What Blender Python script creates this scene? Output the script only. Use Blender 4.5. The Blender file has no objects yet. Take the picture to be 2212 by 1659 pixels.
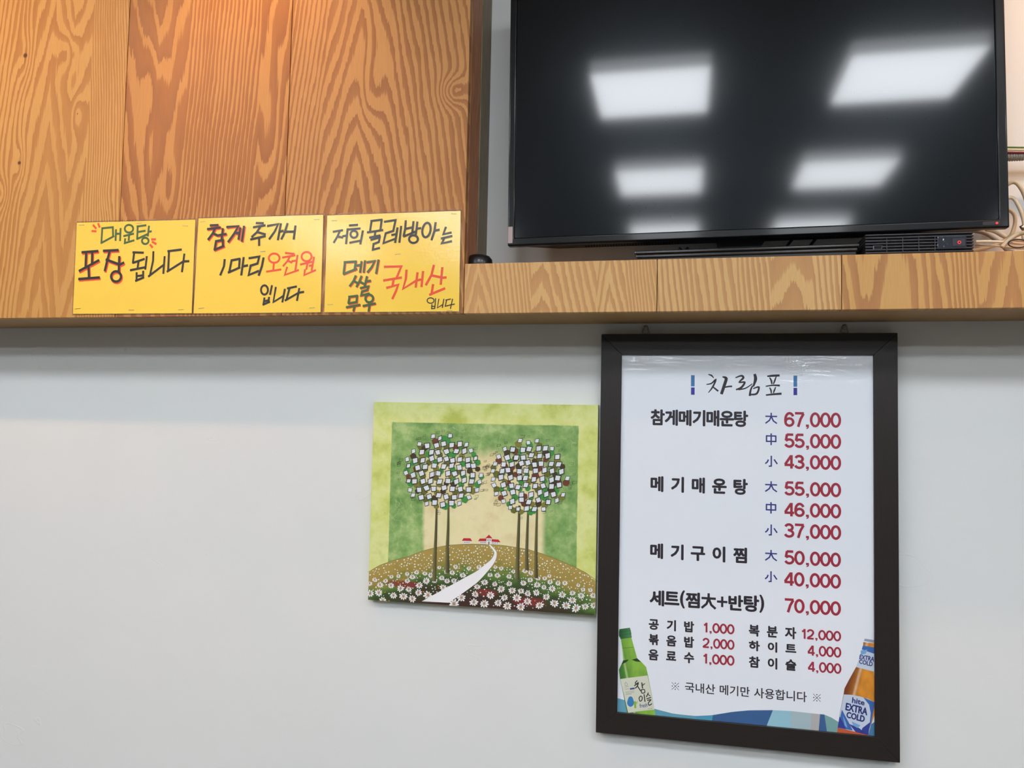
import bpy, math, random
from mathutils import Vector, Matrix
random.seed(7)
C = bpy.context.scene.collection
scn = bpy.context.scene

# ---------------------------------------------------------------- camera, light, exposure
F, YAW, PITCH, ROLL, DIST = 1726.76, 0.2115224, 0.0543451, 0.02046, 1.75
cy, sy, cp, sp = math.cos(YAW), math.sin(YAW), math.cos(PITCH), math.sin(PITCH)
fw = Vector((-sy*cp, cy*cp, sp)); r0 = Vector((cy, sy, 0)); u0 = r0.cross(fw)
rt = math.cos(ROLL)*r0 + math.sin(ROLL)*u0
up = -math.sin(ROLL)*r0 + math.cos(ROLL)*u0
cam = bpy.data.cameras.new('camera'); camo = bpy.data.objects.new('camera', cam); C.objects.link(camo)
camo.matrix_world = Matrix(((rt.x, up.x, -fw.x, 0), (rt.y, up.y, -fw.y, -DIST), (rt.z, up.z, -fw.z, 0), (0, 0, 0, 1)))
cam.sensor_width = 36; cam.lens = F*36/2212; cam.clip_start = 0.02
scn.camera = camo
w = bpy.data.worlds.new('world'); scn.world = w; w.use_nodes = True
w.node_tree.nodes['Background'].inputs[0].default_value = (.9, .95, 1, 1)
w.node_tree.nodes['Background'].inputs[1].default_value = 0.02
scn.view_settings.view_transform = 'Standard'; scn.view_settings.look = 'None'
scn.view_settings.gamma = 1; scn.view_settings.use_curve_mapping = False
scn.view_settings.exposure = -0.06
PANEL = 25.0                      # radiance of the ceiling panels
PANEL_COL = (.90, .95, 1.0)
WARM_COL = (1.0, .60, .34)
CEIL, FLOOR = 1.56, -1.5

# ---------------------------------------------------------------- helpers
def at(px, py, Y):
    """point of the photograph (px, py) on the real plane y = Y"""
    d = fw*F + rt*(px-1106) - up*(py-829.5)
    return Vector((0, -DIST, 0)) + d*((Y+DIST)/d.y)

def srgb(r, g, b):
    f = lambda c: (c/255/12.92) if c <= 10 else ((c/255+.055)/1.055)**2.4
    return (f(r), f(g), f(b), 1)

class NT:
    """tiny shader expression writer"""
    def __init__(s, name):
        s.m = bpy.data.materials.new(name); s.m.use_nodes = True; s.t = s.m.node_tree
        s.b = s.t.nodes['Principled BSDF']
        g = s.t.nodes.new('ShaderNodeNewGeometry'); sx = s.t.nodes.new('ShaderNodeSeparateXYZ')
        s.t.links.new(g.outputs['Position'], sx.inputs[0]); s.x, s.y, s.z = sx.outputs
    def put(s, sock, v):
        if isinstance(v, (int, float)):
            sock.default_value = v if sock.type == 'VALUE' else (v, v, v, 1)
        elif isinstance(v, tuple): sock.default_value = v
        else: s.t.links.new(v, sock)
    def op(s, o, a, b=0, c=0):
        n = s.t.nodes.new('ShaderNodeMath'); n.operation = o
        for i, v in enumerate((a, b, c)): s.put(n.inputs[i], v)
        return n.outputs[0]
    def add(s, a, b): return s.op('ADD', a, b)
    def sub(s, a, b): return s.op('SUBTRACT', a, b)
    def mul(s, a, b): return s.op('MULTIPLY', a, b)
    def vec(s, x, y, z):
        n = s.t.nodes.new('ShaderNodeCombineXYZ')
        for i, v in enumerate((x, y, z)): s.put(n.inputs[i], v)
        return n.outputs[0]
    def noise(s, v, sc=1, det=2, rough=.5):
        n = s.t.nodes.new('ShaderNodeTexNoise'); s.t.links.new(v, n.inputs['Vector'])
        n.inputs['Scale'].default_value = sc; n.inputs['Detail'].default_value = det; n.inputs['Roughness'].default_value = rough
        return n.outputs[0]
    def step(s, v, a, b, lo=0., hi=1.):
        n = s.t.nodes.new('ShaderNodeMapRange'); n.interpolation_type = 'SMOOTHSTEP'
        s.put(n.inputs['Value'], v)
        for k, q in zip(('From Min', 'From Max', 'To Min', 'To Max'), (a, b, lo, hi)): s.put(n.inputs[k], q)
        return n.outputs[0]
    def mix(s, f, a, b, kind='MIX'):
        n = s.t.nodes.new('ShaderNodeMix'); n.data_type = 'RGBA'; n.blend_type = kind
        s.put(n.inputs[0], f); s.put(n.inputs[6], a); s.put(n.inputs[7], b)
        return n.outputs[2]
    def ramp(s, f, stops, interp='LINEAR'):
        n = s.t.nodes.new('ShaderNodeValToRGB'); s.put(n.inputs[0], f); cr = n.color_ramp; cr.interpolation = interp
        while len(cr.elements) < len(stops): cr.elements.new(.5)
        for e, (p, c) in zip(cr.elements, stops): e.position = p; e.color = c
        return n.outputs[0]
    def bump(s, h, dist=.001, strength=1, sock='Normal'):
        n = s.t.nodes.new('ShaderNodeBump'); n.inputs['Distance'].default_value = dist; n.inputs['Strength'].default_value = strength
        s.put(n.inputs['Height'], h); s.t.links.new(n.outputs[0], s.b.inputs[sock])
        return n.outputs[0]
    def out(s, col=None, rough=.5, **kw):
        if col is not None: s.put(s.b.inputs['Base Color'], col)
        s.put(s.b.inputs['Roughness'], rough)
        for k, v in kw.items(): s.put(s.b.inputs[k.replace('_', ' ')], v)
        return s.m

def plain(name, rgb, rough=.5, metal=0., vary=.06, sc=60, **kw):
    n = NT(name); c = srgb(*rgb)
    v = n.noise(n.vec(n.x, n.y, n.z), sc, 3)
    lo = tuple(q*(1-vary) for q in c[:3])+(1,); hi = tuple(min(1, q*(1+vary)) for q in c[:3])+(1,)
    return n.out(n.mix(v, lo, hi), rough, Metallic=metal, **kw)

def tag(o, label=None, cat=None, group=None, kind=None):
    if label: o['label'] = label
    if cat: o['category'] = cat
    if group: o['group'] = group
    if kind: o['kind'] = kind
    return o

def thing(name, loc, label, cat, group=None, rot=(0, 0, 0)):
    o = bpy.data.objects.new(name, None); C.objects.link(o); o.empty_display_size = .05
    o.location = loc; o.rotation_euler = rot
    return tag(o, label, cat, group)

class MB:
    def __init__(s): s.v = []; s.f = []; s.mi = []
    def face(s, pts):
        n = len(s.v); s.v += [tuple(p) for p in pts]; s.f.append(tuple(range(n, n+len(pts)))); return s
    def box(s, a, b):
        x0, y0, z0 = a; x1, y1, z1 = b; n = len(s.v)
        s.v += [(x0,y0,z0),(x1,y0,z0),(x1,y1,z0),(x0,y1,z0),(x0,y0,z1),(x1,y0,z1),(x1,y1,z1),(x0,y1,z1)]
        s.f += [tuple(n+i for i in q) for q in ((0,3,2,1),(4,5,6,7),(0,1,5,4),(1,2,6,5),(2,3,7,6),(3,0,4,7))]
        return s
    def prism(s, front, dy):
        """front = ring of points seen from -y side, extruded by dy along y"""
        n = len(s.v); k = len(front)
        s.v += [tuple(p) for p in front] + [(p[0], p[1]+dy, p[2]) for p in front]
        s.f.append(tuple(range(n, n+k))); s.f.append(tuple(n+k+i for i in reversed(range(k))))
        for i in range(k):
            j = (i+1) % k; s.f.append((n+i, n+k+i, n+k+j, n+j))
        return s
    def ribbon(s, pts, wd, Y, closed=False, cap=True):
        """flat ink stroke in the plane y=Y through pts [(x,z)], widths wd"""
        n0 = len(pts)
        if not isinstance(wd, (list, tuple)): wd = [wd]*n0
        L = []; R_ = []
        for i in range(n0):
            a = pts[i-1] if (i > 0 or closed) else pts[i]
            b = pts[(i+1) % n0] if (i < n0-1 or closed) else pts[i]
            p = pts[i]
            d1 = Vector((p[0]-a[0], p[1]-a[1])); d2 = Vector((b[0]-p[0], b[1]-p[1]))
            if d1.length < 1e-9: d1 = d2
            if d2.length < 1e-9: d2 = d1
            d1 = d1.normalized(); d2 = d2.normalized(); t = (d1+d2)
            t = t.normalized() if t.length > .1 else d1
            nrm = Vector((-t.y, t.x)); k = min(1.6, 1/max(.3, nrm.dot(Vector((-d1.y, d1.x)))))
            h = wd[i]/2*k; q = Vector(p)
            if cap and not closed and i in (0, n0-1): q += t*(wd[i]*.18)*(1 if i else -1)
            L.append((q.x+nrm.x*h, Y, q.y+nrm.y*h)); R_.append((q.x-nrm.x*h, Y, q.y-nrm.y*h))
        n = len(s.v); s.v += L+R_
        for i in range(n0 if closed else n0-1):
            j = (i+1) % n0; s.f.append((n+i, n+n0+i, n+n0+j, n+j))
        return s
    def tube(s, pts, rad, seg=8, closed=False):
        pts = [Vector(p) for p in pts]; n0 = len(pts); base = len(s.v)
        t = (pts[1]-pts[0]).normalized(); nr = t.orthogonal().normalized()
        for i, p in enumerate(pts):
            a = pts[i-1] if (i or closed) else p; b = pts[(i+1) % n0] if (i < n0-1 or closed) else p
            t = (b-a).normalized(); nr = (nr - t*nr.dot(t)).normalized(); bi = t.cross(nr)
            r = rad[i] if isinstance(rad, (list, tuple)) else rad
            for k in range(seg):
                an = 2*math.pi*k/seg; s.v.append(tuple(p+(nr*math.cos(an)+bi*math.sin(an))*r))
        for i in range(n0 if closed else n0-1):
            j = (i+1) % n0
            for k in range(seg):
                l = (k+1) % seg; s.f.append((base+i*seg+k, base+i*seg+l, base+j*seg+l, base+j*seg+k))
        if not closed:
            s.f.append(tuple(base+k for k in reversed(range(seg)))); s.f.append(tuple(base+(n0-1)*seg+k for k in range(seg)))
        return s
    def lathe(s, prof, c, axis='y', seg=24):
        base = len(s.v)
        for r, h in prof:
            for k in range(seg):
                a = 2*math.pi*k/seg; p = (r*math.cos(a), r*math.sin(a))
                s.v.append((c[0]+p[0], c[1]+h, c[2]+p[1]) if axis == 'y' else (c[0]+p[0], c[1]+p[1], c[2]+h))
        for i in range(len(prof)-1):
            for k in range(seg):
                l = (k+1) % seg; s.f.append((base+i*seg+k, base+i*seg+l, base+(i+1)*seg+l, base+(i+1)*seg+k))
        s.f.append(tuple(base+k for k in range(seg))); s.f.append(tuple(base+(len(prof)-1)*seg+k for k in range(seg)))
        return s
    def islands(s):
        par = list(range(len(s.v)))
        def find(i):
            while par[i] != i: par[i] = par[par[i]]; i = par[i]
            return i
        for f in s.f:
            for i in f[1:]: par[find(i)] = find(f[0])
        out = {}
        for f in s.f: out.setdefault(find(f[0]), []).append(f)
        res = []
        for fs in out.values():
            m = MB(); mp = {}
            for f in fs:
                for i in f:
                    if i not in mp: mp[i] = len(m.v); m.v.append(s.v[i])
                m.f.append(tuple(mp[i] for i in f))
            res.append(m)
        return res
    def build_each(s, name, mat, parent, **k): return [m.build(name, mat, parent, **k) for m in s.islands()]
    def build(s, name, mat, parent=None, bevel=0, smooth=False, base=None, seg=2, local=False, kind=None, label=None):
        me = bpy.data.meshes.new(name)
        off = Vector((0, 0, 0))
        if not local:
            if parent is not None:
                q = parent
                while q is not None: off += q.location; q = q.parent
            elif base is not None: off = Vector(base)
            else:
                xs, ys, zs = zip(*s.v); off = Vector(((min(xs)+max(xs))/2, (min(ys)+max(ys))/2, min(zs)))
        me.from_pydata([tuple(Vector(v)-off) for v in s.v], [], s.f); me.update()
        if len(s.mi) == len(me.polygons):
            for p, i in zip(me.polygons, s.mi): p.material_index = i
        for m in (mat if isinstance(mat, list) else [mat]): me.materials.append(m)
        o = bpy.data.objects.new(name, me); C.objects.link(o)
        if parent is not None: o.parent = parent
        else: o.location = off
        if smooth:
            for p in me.polygons: p.use_smooth = True
        if bevel:
            b = o.modifiers.new('bevel', 'BEVEL'); b.width = bevel; b.segments = seg; b.limit_method = 'ANGLE'
        if kind: o['kind'] = kind
        if label: o['label'] = label
        return o

def smooth_pts(pts, n=6, closed=False):
    P = [Vector(p) for p in pts]; out = []; N = len(P)
    for i in range(N if closed else N-1):
        p0 = P[i-1] if (i or closed) else P[i]; p1 = P[i]; p2 = P[(i+1) % N]; p3 = P[(i+2) % N] if (closed or i+2 < N) else P[i+1]
        for k in range(n):
            t = k/n
            out.append(tuple(.5*((2*p1)+(p2-p0)*t+(2*p0-5*p1+4*p2-p3)*t*t+(3*p1-p0-3*p2+p3)*t**3)))
    if not closed: out.append(tuple(P[-1]))
    return out

# ---------------------------------------------------------------- materials
def wood(name, segs, b=12., z0=.2, seed=0., light=(224, 172, 108), dark=(188, 120, 70), lo=1., bumps=(), knots=(), horizontal=False, jag=.34, contrast=.5, warp=.03, thin=.5):
    """fir veneer: growth-ring contours. segs = [(x, rings per metre from there on)...] with signed densities"""
    n = NT(name)
    X, Z = (n.z, n.x) if horizontal else (n.x, n.z)
    v = n.sub(Z, z0)
    wav = n.noise(n.vec(n.mul(X, 5), seed+2.1, n.mul(v, 1.9)), 1, 2)
    wv2 = n.noise(n.vec(n.mul(X, 22), seed+4.7, n.mul(v, 5.)), 1, 2)
    u = n.add(X, n.add(n.mul(n.sub(wav, .5), warp), n.mul(n.sub(wv2, .5), .009)))
    if horizontal: u = n.add(u, n.mul(n.y, .9))
    h = n.mul(v, b)
    for (xa, d), (xb, _) in zip(segs, segs[1:]):
        h = n.add(h, n.mul(n.op('MINIMUM', n.op('MAXIMUM', n.sub(u, xa), 0), xb-xa), d))
    nl = n.noise(n.vec(n.mul(X, 8), seed, n.mul(v, 1.9)), 1, 2)
    h = n.add(h, n.mul(n.sub(nl, .5), lo*2))
    nm = n.noise(n.vec(n.mul(X, 46), seed+5, n.mul(v, 4.5)), 1, 3)
    h = n.add(h, n.mul(n.sub(nm, .5), .75))
    nj = n.noise(n.vec(n.mul(X, 420), seed+9, n.mul(v, 13)), 1, 2)
    h = n.add(h, n.mul(n.sub(nj, .5), jag))
    for bx, bz, amp, rx, rz in list(bumps):
        dx = n.mul(n.sub(X, bx), 1/rx); dz = n.mul(n.sub(Z, bz), 1/rz)
        g = n.op('EXPONENT', n.mul(n.add(n.mul(dx, dx), n.mul(dz, dz)), -1.))
        h = n.add(h, n.mul(g, amp))
    fr = n.op('FRACT', n.add(h, 100.))
    # share of pale early wood varies over the board
    sh = n.step(n.noise(n.vec(n.mul(X, 14), seed+7, n.mul(v, 3)), 1, 2), .3, .7, thin-.22, thin+.12)
    L = srgb(*light); D_ = srgb(*dark)
    mid = tuple(L[i]*.5+D_[i]*.5 for i in range(3))+(1,)
    dk = n.mix(n.step(fr, .5, .98), tuple(L[i]*.12+D_[i]*.88 for i in range(3))+(1,), tuple(q*.93 for q in D_[:3])+(1,))
    edge = n.step(fr, n.sub(sh, .05), n.add(sh, .07))
    edge = n.mul(edge, n.step(fr, .955, .995, 1, 0))
    col = n.mix(edge, L, dk)
    tone = n.noise(n.vec(n.mul(X, 6), seed+3, n.mul(v, 1.5)), 1, 2)
    col = n.mix(n.step(tone, .4, .75, 0, .55*contrast), col, mid)
    fib = n.noise(n.vec(n.mul(X, 900), seed, n.mul(v, 30)), 1, 2)
    col = n.mix(n.step(fib, .25, .75, .16, 0), col, (D_[0]*.55, D_[1]*.5, D_[2]*.45, 1))
    for kx, kz, r in knots:
        dx = n.mul(n.sub(X, kx), 1/r); dz = n.mul(n.sub(Z, kz), 1/r)
        d = n.op('SQRT', n.add(n.mul(dx, dx), n.mul(dz, dz)))
        col = n.mix(n.step(d, .5, 1.25, .92, 0), col, srgb(70, 38, 26))
        ds = n.op('SQRT', n.add(n.mul(n.mul(dx, dx), 6), n.mul(n.mul(dz, dz), .06)))
        col = n.mix(n.step(ds, .3, 1.3, .45, 0), col, srgb(112, 70, 42))
    n.bump(n.add(edge, n.mul(fib, .3)), .0003, .3)
    return n.out(col, n.step(fr, 0, 1, .55, .45), **{'Specular_IOR_Level': .2})

kz = lambda x, y: (at(x, y, -.178).x, at(x, y, -.178).z)
k1, k2, k3, k4 = kz(55, 120), kz(42, 352), kz(148, 115), kz(166, 246)
k5 = kz(6, 420)
def sg(y, *ps): return [(at(x, y, -.178).x, d) for x, d in ps]
WOOD1 = wood('wood plank left', [(-1.68, 90)]+sg(240, (-30, -80), (55, -26), (105, 34), (150, -26), (190, 150), (290, 0)), b=7, seed=3.3, light=(206, 158, 94), dark=(180, 126, 70), lo=1.2,
             bumps=[(k1[0], k1[1], 2, .02, .07), (k2[0], k2[1], 2, .015, .05), (k3[0], k3[1], -1.6, .03, .05), (k4[0], k4[1], -1.5, .02, .05), (-1.30, .52, 1.5, .02, .06), k5+(2., .02, .04)],
             knots=[(k1[0], k1[1], .0062), (k2[0], k2[1], .0048), (k4[0]+.002, k4[1], .0016)], contrast=.7)
WOOD2 = wood('wood plank middle', [(-1.70, 60)]+sg(240, (270, -34), (335, 30), (398, 98), (556, 26), (640, 0)), b=-6.5, seed=11.7, light=(198, 143, 85), dark=(160, 102, 58), lo=1.1,
             bumps=[(-1.19, .75, 1.4, .03, .12), (-1.13, .50, -1.2, .025, .10), (-.89, .62, -1.4, .03, .16)], contrast=.35, thin=.40)
WOOD3 = wood('wood plank right', sg(240, (618, -95), (700, -38), (772, 38), (846, 60), (1010, 0)), b=10.5, seed=4.5, light=(198, 144, 88), dark=(162, 107, 63), lo=.8,
             bumps=[(-.475, .70, 3.2, .028, .03), (-.66, .72, 1.5, .03, .08)], contrast=.35, warp=.022)
WOOD0 = wood('wood plank far left', [(-2.1, -70), (-1.98, -30), (-1.86, 30), (-1.77, 80), (-1.6, 0)], b=8, seed=23.3, light=(198, 143, 85), dark=(160, 102, 58), lo=1.)
WOODF1 = wood('wood fascia left', sg(620, (1000, -60), (1032, 60), (1060, 115), (1150, -22), (1172, 22), (1190, 62), (1290, -70), (1318, 70), (1350, 150), (1425, 0)), b=14, seed=8.2, light=(214, 172, 116), dark=(194, 145, 94), lo=.8, contrast=.7, warp=.01)
WOODF2 = wood('wood fascia middle', sg(620, (1418, 90), (1500, 58), (1590, 110), (1665, -14), (1715, 14), (1752, 85), (1825, 0)), b=9, seed=14.1, light=(214, 174, 118), dark=(190, 142, 94), lo=1.0, contrast=.6, warp=.015)
WOODF3 = wood('wood fascia right', sg(620, (1816, 45), (1862, -12), (1930, 12), (1978, 58), (2055, 130), (2115, -32), (2185, 32), (2300, 0)), b=6, seed=21.9, light=(208, 162, 100), dark=(182, 129, 82), lo=1.0, contrast=.5, warp=.015)
WOODF4 = wood('wood fascia far right', [(.6, -40), (.8, 40), (.9, 90), (1.1, -30), (1.25, 30), (1.36, 80), (1.7, 0)], b=-8, seed=31.9, light=(208, 162, 100), dark=(182, 129, 82), lo=1.2)
# the side panels face +x: let the grain run across y
def side_wood(name, light, dark, seed):
    n = NT(name); v = n.noise(n.vec(n.mul(n.y, 60), seed, n.mul(n.z, 3.)), 1, 3)
    fr = n.op('FRACT', n.add(n.mul(v, 9), n.mul(n.y, 60)))
    col = n.ramp(fr, [(0, srgb(*light)), (.35, srgb(*light)), (.6, srgb(*dark)), (.95, srgb(*dark)), (1, srgb(*light))])
    return n.out(col, .5)
SIDE1 = side_wood('side veneer', (186, 122, 72), (158, 94, 54), 2.)
SIDE2 = side_wood('side dark strip', (134, 118, 88), (114, 99, 74), 5.)
UNDER = wood('wood underside', [(-1, 150), (1, 0)], b=3., seed=17, light=(186, 150, 104), dark=(160, 124, 82), lo=1.0, horizontal=True, contrast=.6)
SHELFTOP = plain('shelf top wood', (190, 140, 88), .5)
BACKBOX = plain('raw plywood', (170, 125, 80), .6)

def wallmat(name, rgb):
    n = NT(name); c = srgb(*rgb)
    P = n.vec(n.x, n.y, n.z)
    big = n.noise(P, 3, 2); fine = n.noise(P, 240, 3)
    col = n.mix(n.step(big, .3, .7), tuple(q*.985 for q in c[:3])+(1,), c)
    # faint wallpaper creases: thin ridges along warped contour lines
    wv = n.noise(n.vec(n.mul(n.x, 3.), 0, n.mul(n.z, 4.5)), 1, 3)
    ridge = n.step(n.op('ABSOLUTE', n.sub(wv, .37)), 0, .0035, 1, 0)
    gate = n.step(n.noise(n.vec(n.x, 7., n.z), 4, 1), .5, .6)
    spots = n.step(n.noise(n.vec(n.x, 3., n.z), 26, 0), .86, .9, 0, .16)
    col = n.mix(spots, col, srgb(120, 112, 104))
    n.bump(n.add(n.add(n.mul(fine, .25), n.mul(n.mul(ridge, gate), .9)), n.mul(big, 2)), .0012, .35)
    return n.out(col, .62, **{'Specular_IOR_Level': .3})
WALL = wallmat('white wallpaper', (224, 225, 224))
CEILM = plain('ceiling white', (168, 166, 160), .8)
FLOORM = plain('floor tile', (98, 95, 90), .5)
ROOMW = plain('room wall', (112, 113, 110), .8)

def gloss(name, rgb, rough=.3, coat=.0, vary=.03, bumpd=0, bsc=60, crough=.05, **kw):
    n = NT(name); c = srgb(*rgb); P = n.vec(n.x, n.y, n.z)
    v = n.noise(P, 35, 2)
    if bumpd: n.bump(n.noise(P, bsc, 2), bumpd, 1, 'Coat Normal')
    col = n.mix(v, tuple(q*(1-vary) for q in c[:3])+(1,), c)
    return n.out(col, rough, **{'Coat_Weight': coat, 'Coat_Roughness': crough}, **kw)

YELLOW = gloss('yellow card', (248, 207, 66), .5, 1., .03, .00013, 420, .05)
INK_BLACK = gloss('black marker', (30, 24, 22), .5, .45, bumpd=.00012, bsc=420, crough=.05)
INK_GREEN = gloss('green marker', (58, 92, 40), .5, .45, bumpd=.00012, bsc=420, crough=.05)
INK_RED = gloss('red marker', (230, 76, 34), .5, .45, bumpd=.00012, bsc=420, crough=.05)
STEEL = plain('steel', (150, 145, 135), .3, 1.)
def filmmat():
    m = bpy.data.materials.new('laminating film'); m.use_nodes = True; t = m.node_tree; t.nodes.clear()
    o = t.nodes.new('ShaderNodeOutputMaterial'); mx = t.nodes.new('ShaderNodeMixShader'); tr = t.nodes.new('ShaderNodeBsdfTransparent')
    gl = t.nodes.new('ShaderNodeBsdfGlossy'); fr = t.nodes.new('ShaderNodeFresnel'); nz = t.nodes.new('ShaderNodeTexNoise'); bp = t.nodes.new('ShaderNodeBump')
    nz.inputs['Scale'].default_value = 300; bp.inputs['Distance'].default_value = .0004
    tr.inputs[0].default_value = (.93, .92, .9, 1); gl.inputs['Roughness'].default_value = .12; fr.inputs[0].default_value = 1.6
    t.links.new(nz.outputs[0], bp.inputs['Height']); t.links.new(bp.outputs[0], gl.inputs['Normal'])
    t.links.new(fr.outputs[0], mx.inputs[0]); t.links.new(tr.outputs[0], mx.inputs[1]); t.links.new(gl.outputs[0], mx.inputs[2]); t.links.new(mx.outputs[0], o.inputs[0])
    return m
FILM = filmmat()

def frame_mat(name, horiz):
    n = NT(name)
    v = n.vec(n.mul(n.x, 25 if horiz else 900), n.mul(n.y, 200), n.mul(n.z, 900 if horiz else 25))
    f = n.noise(v, 1, 3); col = n.mix(f, srgb(20, 15, 14), srgb(42, 33, 29))
    n.bump(f, .0003, .5)
    return n.out(col, .42)
FRAME_H, FRAME_V = frame_mat('dark grained wood across', True), frame_mat('dark grained wood upright', False)

def poster_mat():
    n = NT('glossy poster'); P = n.vec(n.x, n.y, n.z)
    v = n.add(n.noise(n.vec(n.mul(n.x, 5), 0, n.mul(n.z, 26)), 1, 3, .6), n.mul(n.noise(P, 60, 2), .12))
    top = n.step(n.z, .03, .13)      # the film is buckled only along the poster's top
    n.bump(n.mul(v, n.add(n.mul(top, 1.), .05)), .009, 1, 'Coat Normal')
    return n.out(srgb(232, 236, 244), .45, Coat_Weight=.75, Coat_Roughness=.10)
POSTER = poster_mat()
def ink(name, rgb): return gloss(name, rgb, .45, .35, .02)
P_BLACK = ink('print black', (40, 34, 44)); P_RED = ink('print red', (160, 40, 62)); P_NAVY = ink('print navy', (44, 48, 126))

TVBODY = gloss('television black plastic', (8, 9, 12), .3, .15, crough=.08, **{'Specular_IOR_Level': .2})
TVBACK = plain('television matt plastic', (20, 19, 20), .55)
def screen_mat():
    n = NT('television screen')
    P = n.vec(n.x, n.y, n.z)
    dust = n.step(n.noise(P, 300, 0), .80, .84, 0, .25)
    n.b.inputs['IOR'].default_value = 1.5
    return n.out(n.mix(dust, srgb(7, 7, 8), srgb(50, 50, 50)), .30, Coat_Weight=1., Coat_Roughness=.075, Coat_IOR=1.45, **{'Specular_IOR_Level': .10}, Specular_Tint=(.7, .85, 1, 1))
SCREEN = screen_mat()
BLACKG = gloss('black gloss plastic', (14, 14, 16), .18, .7, crough=.05)
BLACKM = plain('black matt plastic', (22, 21, 22), .5)
GREYP = gloss('charcoal ribbed plastic', (44, 46, 54), .3, .3)
DARKHOLE = plain('vent darkness', (6, 6, 6), .9)
BEIGE = plain('beige cable sheath', (196, 178, 148), .5)
IVORY = plain('ivory cable sheath', (216, 202, 176), .45)
GREYC = plain('grey cable sheath', (150, 142, 130), .5)
TAPE = plain('grey pink tape', (176, 158, 156), .6)
def emit(name, rgb, s, base=.8):
    m = bpy.data.materials.new(name); m.use_nodes = True; b = m.node_tree.nodes['Principled BSDF']
    b.inputs['Base Color'].default_value = (base, base*(.1 if base < .5 else 1), base*(.1 if base < .5 else 1), 1)
    b.inputs['Emission Color'].default_value = rgb if len(rgb) == 4 else tuple(rgb)+(1,); b.inputs['Emission Strength'].default_value = s
    return m

# ---------------------------------------------------------------- room
WX0, WX1, WY = -3.3, 3.3, -6.6
def struct(name, mb, mat): return tag(mb.build(name, mat), kind='structure')
struct('wall_back', MB().box((WX0, 0, FLOOR), (WX1, .12, CEIL)), WALL)
struct('wall_left', MB().box((WX0-.1, WY, FLOOR), (WX0, .12, CEIL)), ROOMW)
struct('wall_right', MB().box((WX1, WY, FLOOR), (WX1+.1, .12, CEIL)), ROOMW)
struct('wall_front', MB().box((WX0-.1, WY-.1, FLOOR), (WX1+.1, WY, CEIL)), ROOMW)
struct('ceiling', MB().box((WX0-.1, WY-.1, CEIL), (WX1+.1, .12, CEIL+.1)), CEILM)
struct('floor', MB().box((WX0-.1, WY-.1, FLOOR-.1), (WX1+.1, .12, FLOOR)), FLOORM)

# ceiling panel lights (middle and right columns mirror in the screen; outer ones unseen, kept for wall light)
DIFF = emit('panel diffuser', PANEL_COL, PANEL)
HOUS = emit('panel glowing rim', PANEL_COL, PANEL*.2)
cols = [(-2.75, 'far left'), (-1.66, 'left'), (-.15, 'middle'), (.895, 'right'), (2.5, 'far right')]
rows = [(-2.03, 'in the row nearest the television'), (-3.33, 'in the middle row'), (-4.63, 'in the row farthest from the television')]
for cx, cn in cols:
    for cyy, rn in rows:
        t = thing('ceiling_light', (cx, cyy, 1.5), f'square white ceiling panel light {rn}, {cn} column', 'light', 'ceiling panel lights')
        MB().box((cx-.25, cyy-.24, 1.502), (cx+.25, cyy+.24, CEIL)).build('housing', HOUS, t)
        MB().box((cx-.246, cyy-.236, 1.498), (cx+.246, cyy+.236, 1.5022)).build('diffuser', DIFF, t)

# warm downlights close to the wall
def downlight(x, y, z, watts, label, size=1.9, aim=(0, 0, -1), blend=.9):
    t = thing('downlight', (x, y, z), label, 'light', 'warm downlights')
    MB().lathe([(.045, .09), (.045, .0), (.05, 0), (.05, .005), (.04, .005), (.036, .03)], (x, y, z), 'z').build('can', STEEL, t, smooth=False)
    MB().tube([(x, y, z+.09), (x, y, CEIL)], .008).build('stem', STEEL, t)
    l = bpy.data.lights.new('bulb', 'SPOT'); l.energy = watts; l.color = WARM_COL; l.spot_size = size; l.spot_blend = blend; l.shadow_soft_size = .03
    lo = bpy.data.objects.new('bulb', l); C.objects.link(lo); lo.parent = t; lo.location = (0, 0, -.005)
    lo.rotation_euler = Vector(aim).to_track_quat('-Z', 'Y').to_euler()
downlight(-.93, -.50, 1.32, 17, 'warm steel downlight above the wooden cabinet', size=1.25, aim=(0.02, .42, -.62))
downlight(1.08, -.50, 1.32, 42, 'warm steel downlight right of the television', aim=(.0, .6, -.7))
downlight(-1.75, -1.06, 1.42, 46, 'warm steel downlight farther from the wall at the left', size=2.6, aim=(0, .5, -.9))

# ---------------------------------------------------------------- wooden cabinet and shelf
SZ0, SZ1, SF, TH = .2315, .3343, -.178, .018
SEAM = [-2.08, -1.67, -1.2605, -.8500, -.4425]
cab = thing('wooden_cabinet', (-1.26, -.09, SZ0), 'tall wooden boxed cabinet left of the television, clad in broad vertical fir boards', 'cabinet')
cb = MB().box((SEAM[0], SF+TH, SZ0+.02), (SEAM[-1]-.019, -.001, CEIL)); cb.build('carcass', BACKBOX, cab)
for i, m in enumerate([WOOD0, WOOD1, WOOD2, WOOD3]):
    a, b = SEAM[i]+.0008, SEAM[i+1]-.0008
    yo = -.0004 if i <= 1 else 0
    MB().box((a, SF+yo, SZ0), (b, SF+TH, CEIL)).build('plank', m, cab, bevel=.0008)
MB().box((SEAM[-1]-.018, SF+TH+.0005, SZ0+.02), (SEAM[-1], -.082, CEIL)).build('side_panel', SIDE1, cab, bevel=.0006, label='brown veneered side panel')
MB().box((SEAM[-1]-.018, -.081, SZ0+.104), (SEAM[-1]+.0015, -.0015, CEIL)).build('side_strip', SIDE2, cab, bevel=.0006, label='dark strip against the wall')
MB().box((SEAM[0], SF+TH, SZ0), (SEAM[-1]-.0005, -.001, SZ0+.0195)).build('bottom_board', UNDER, cab)

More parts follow.
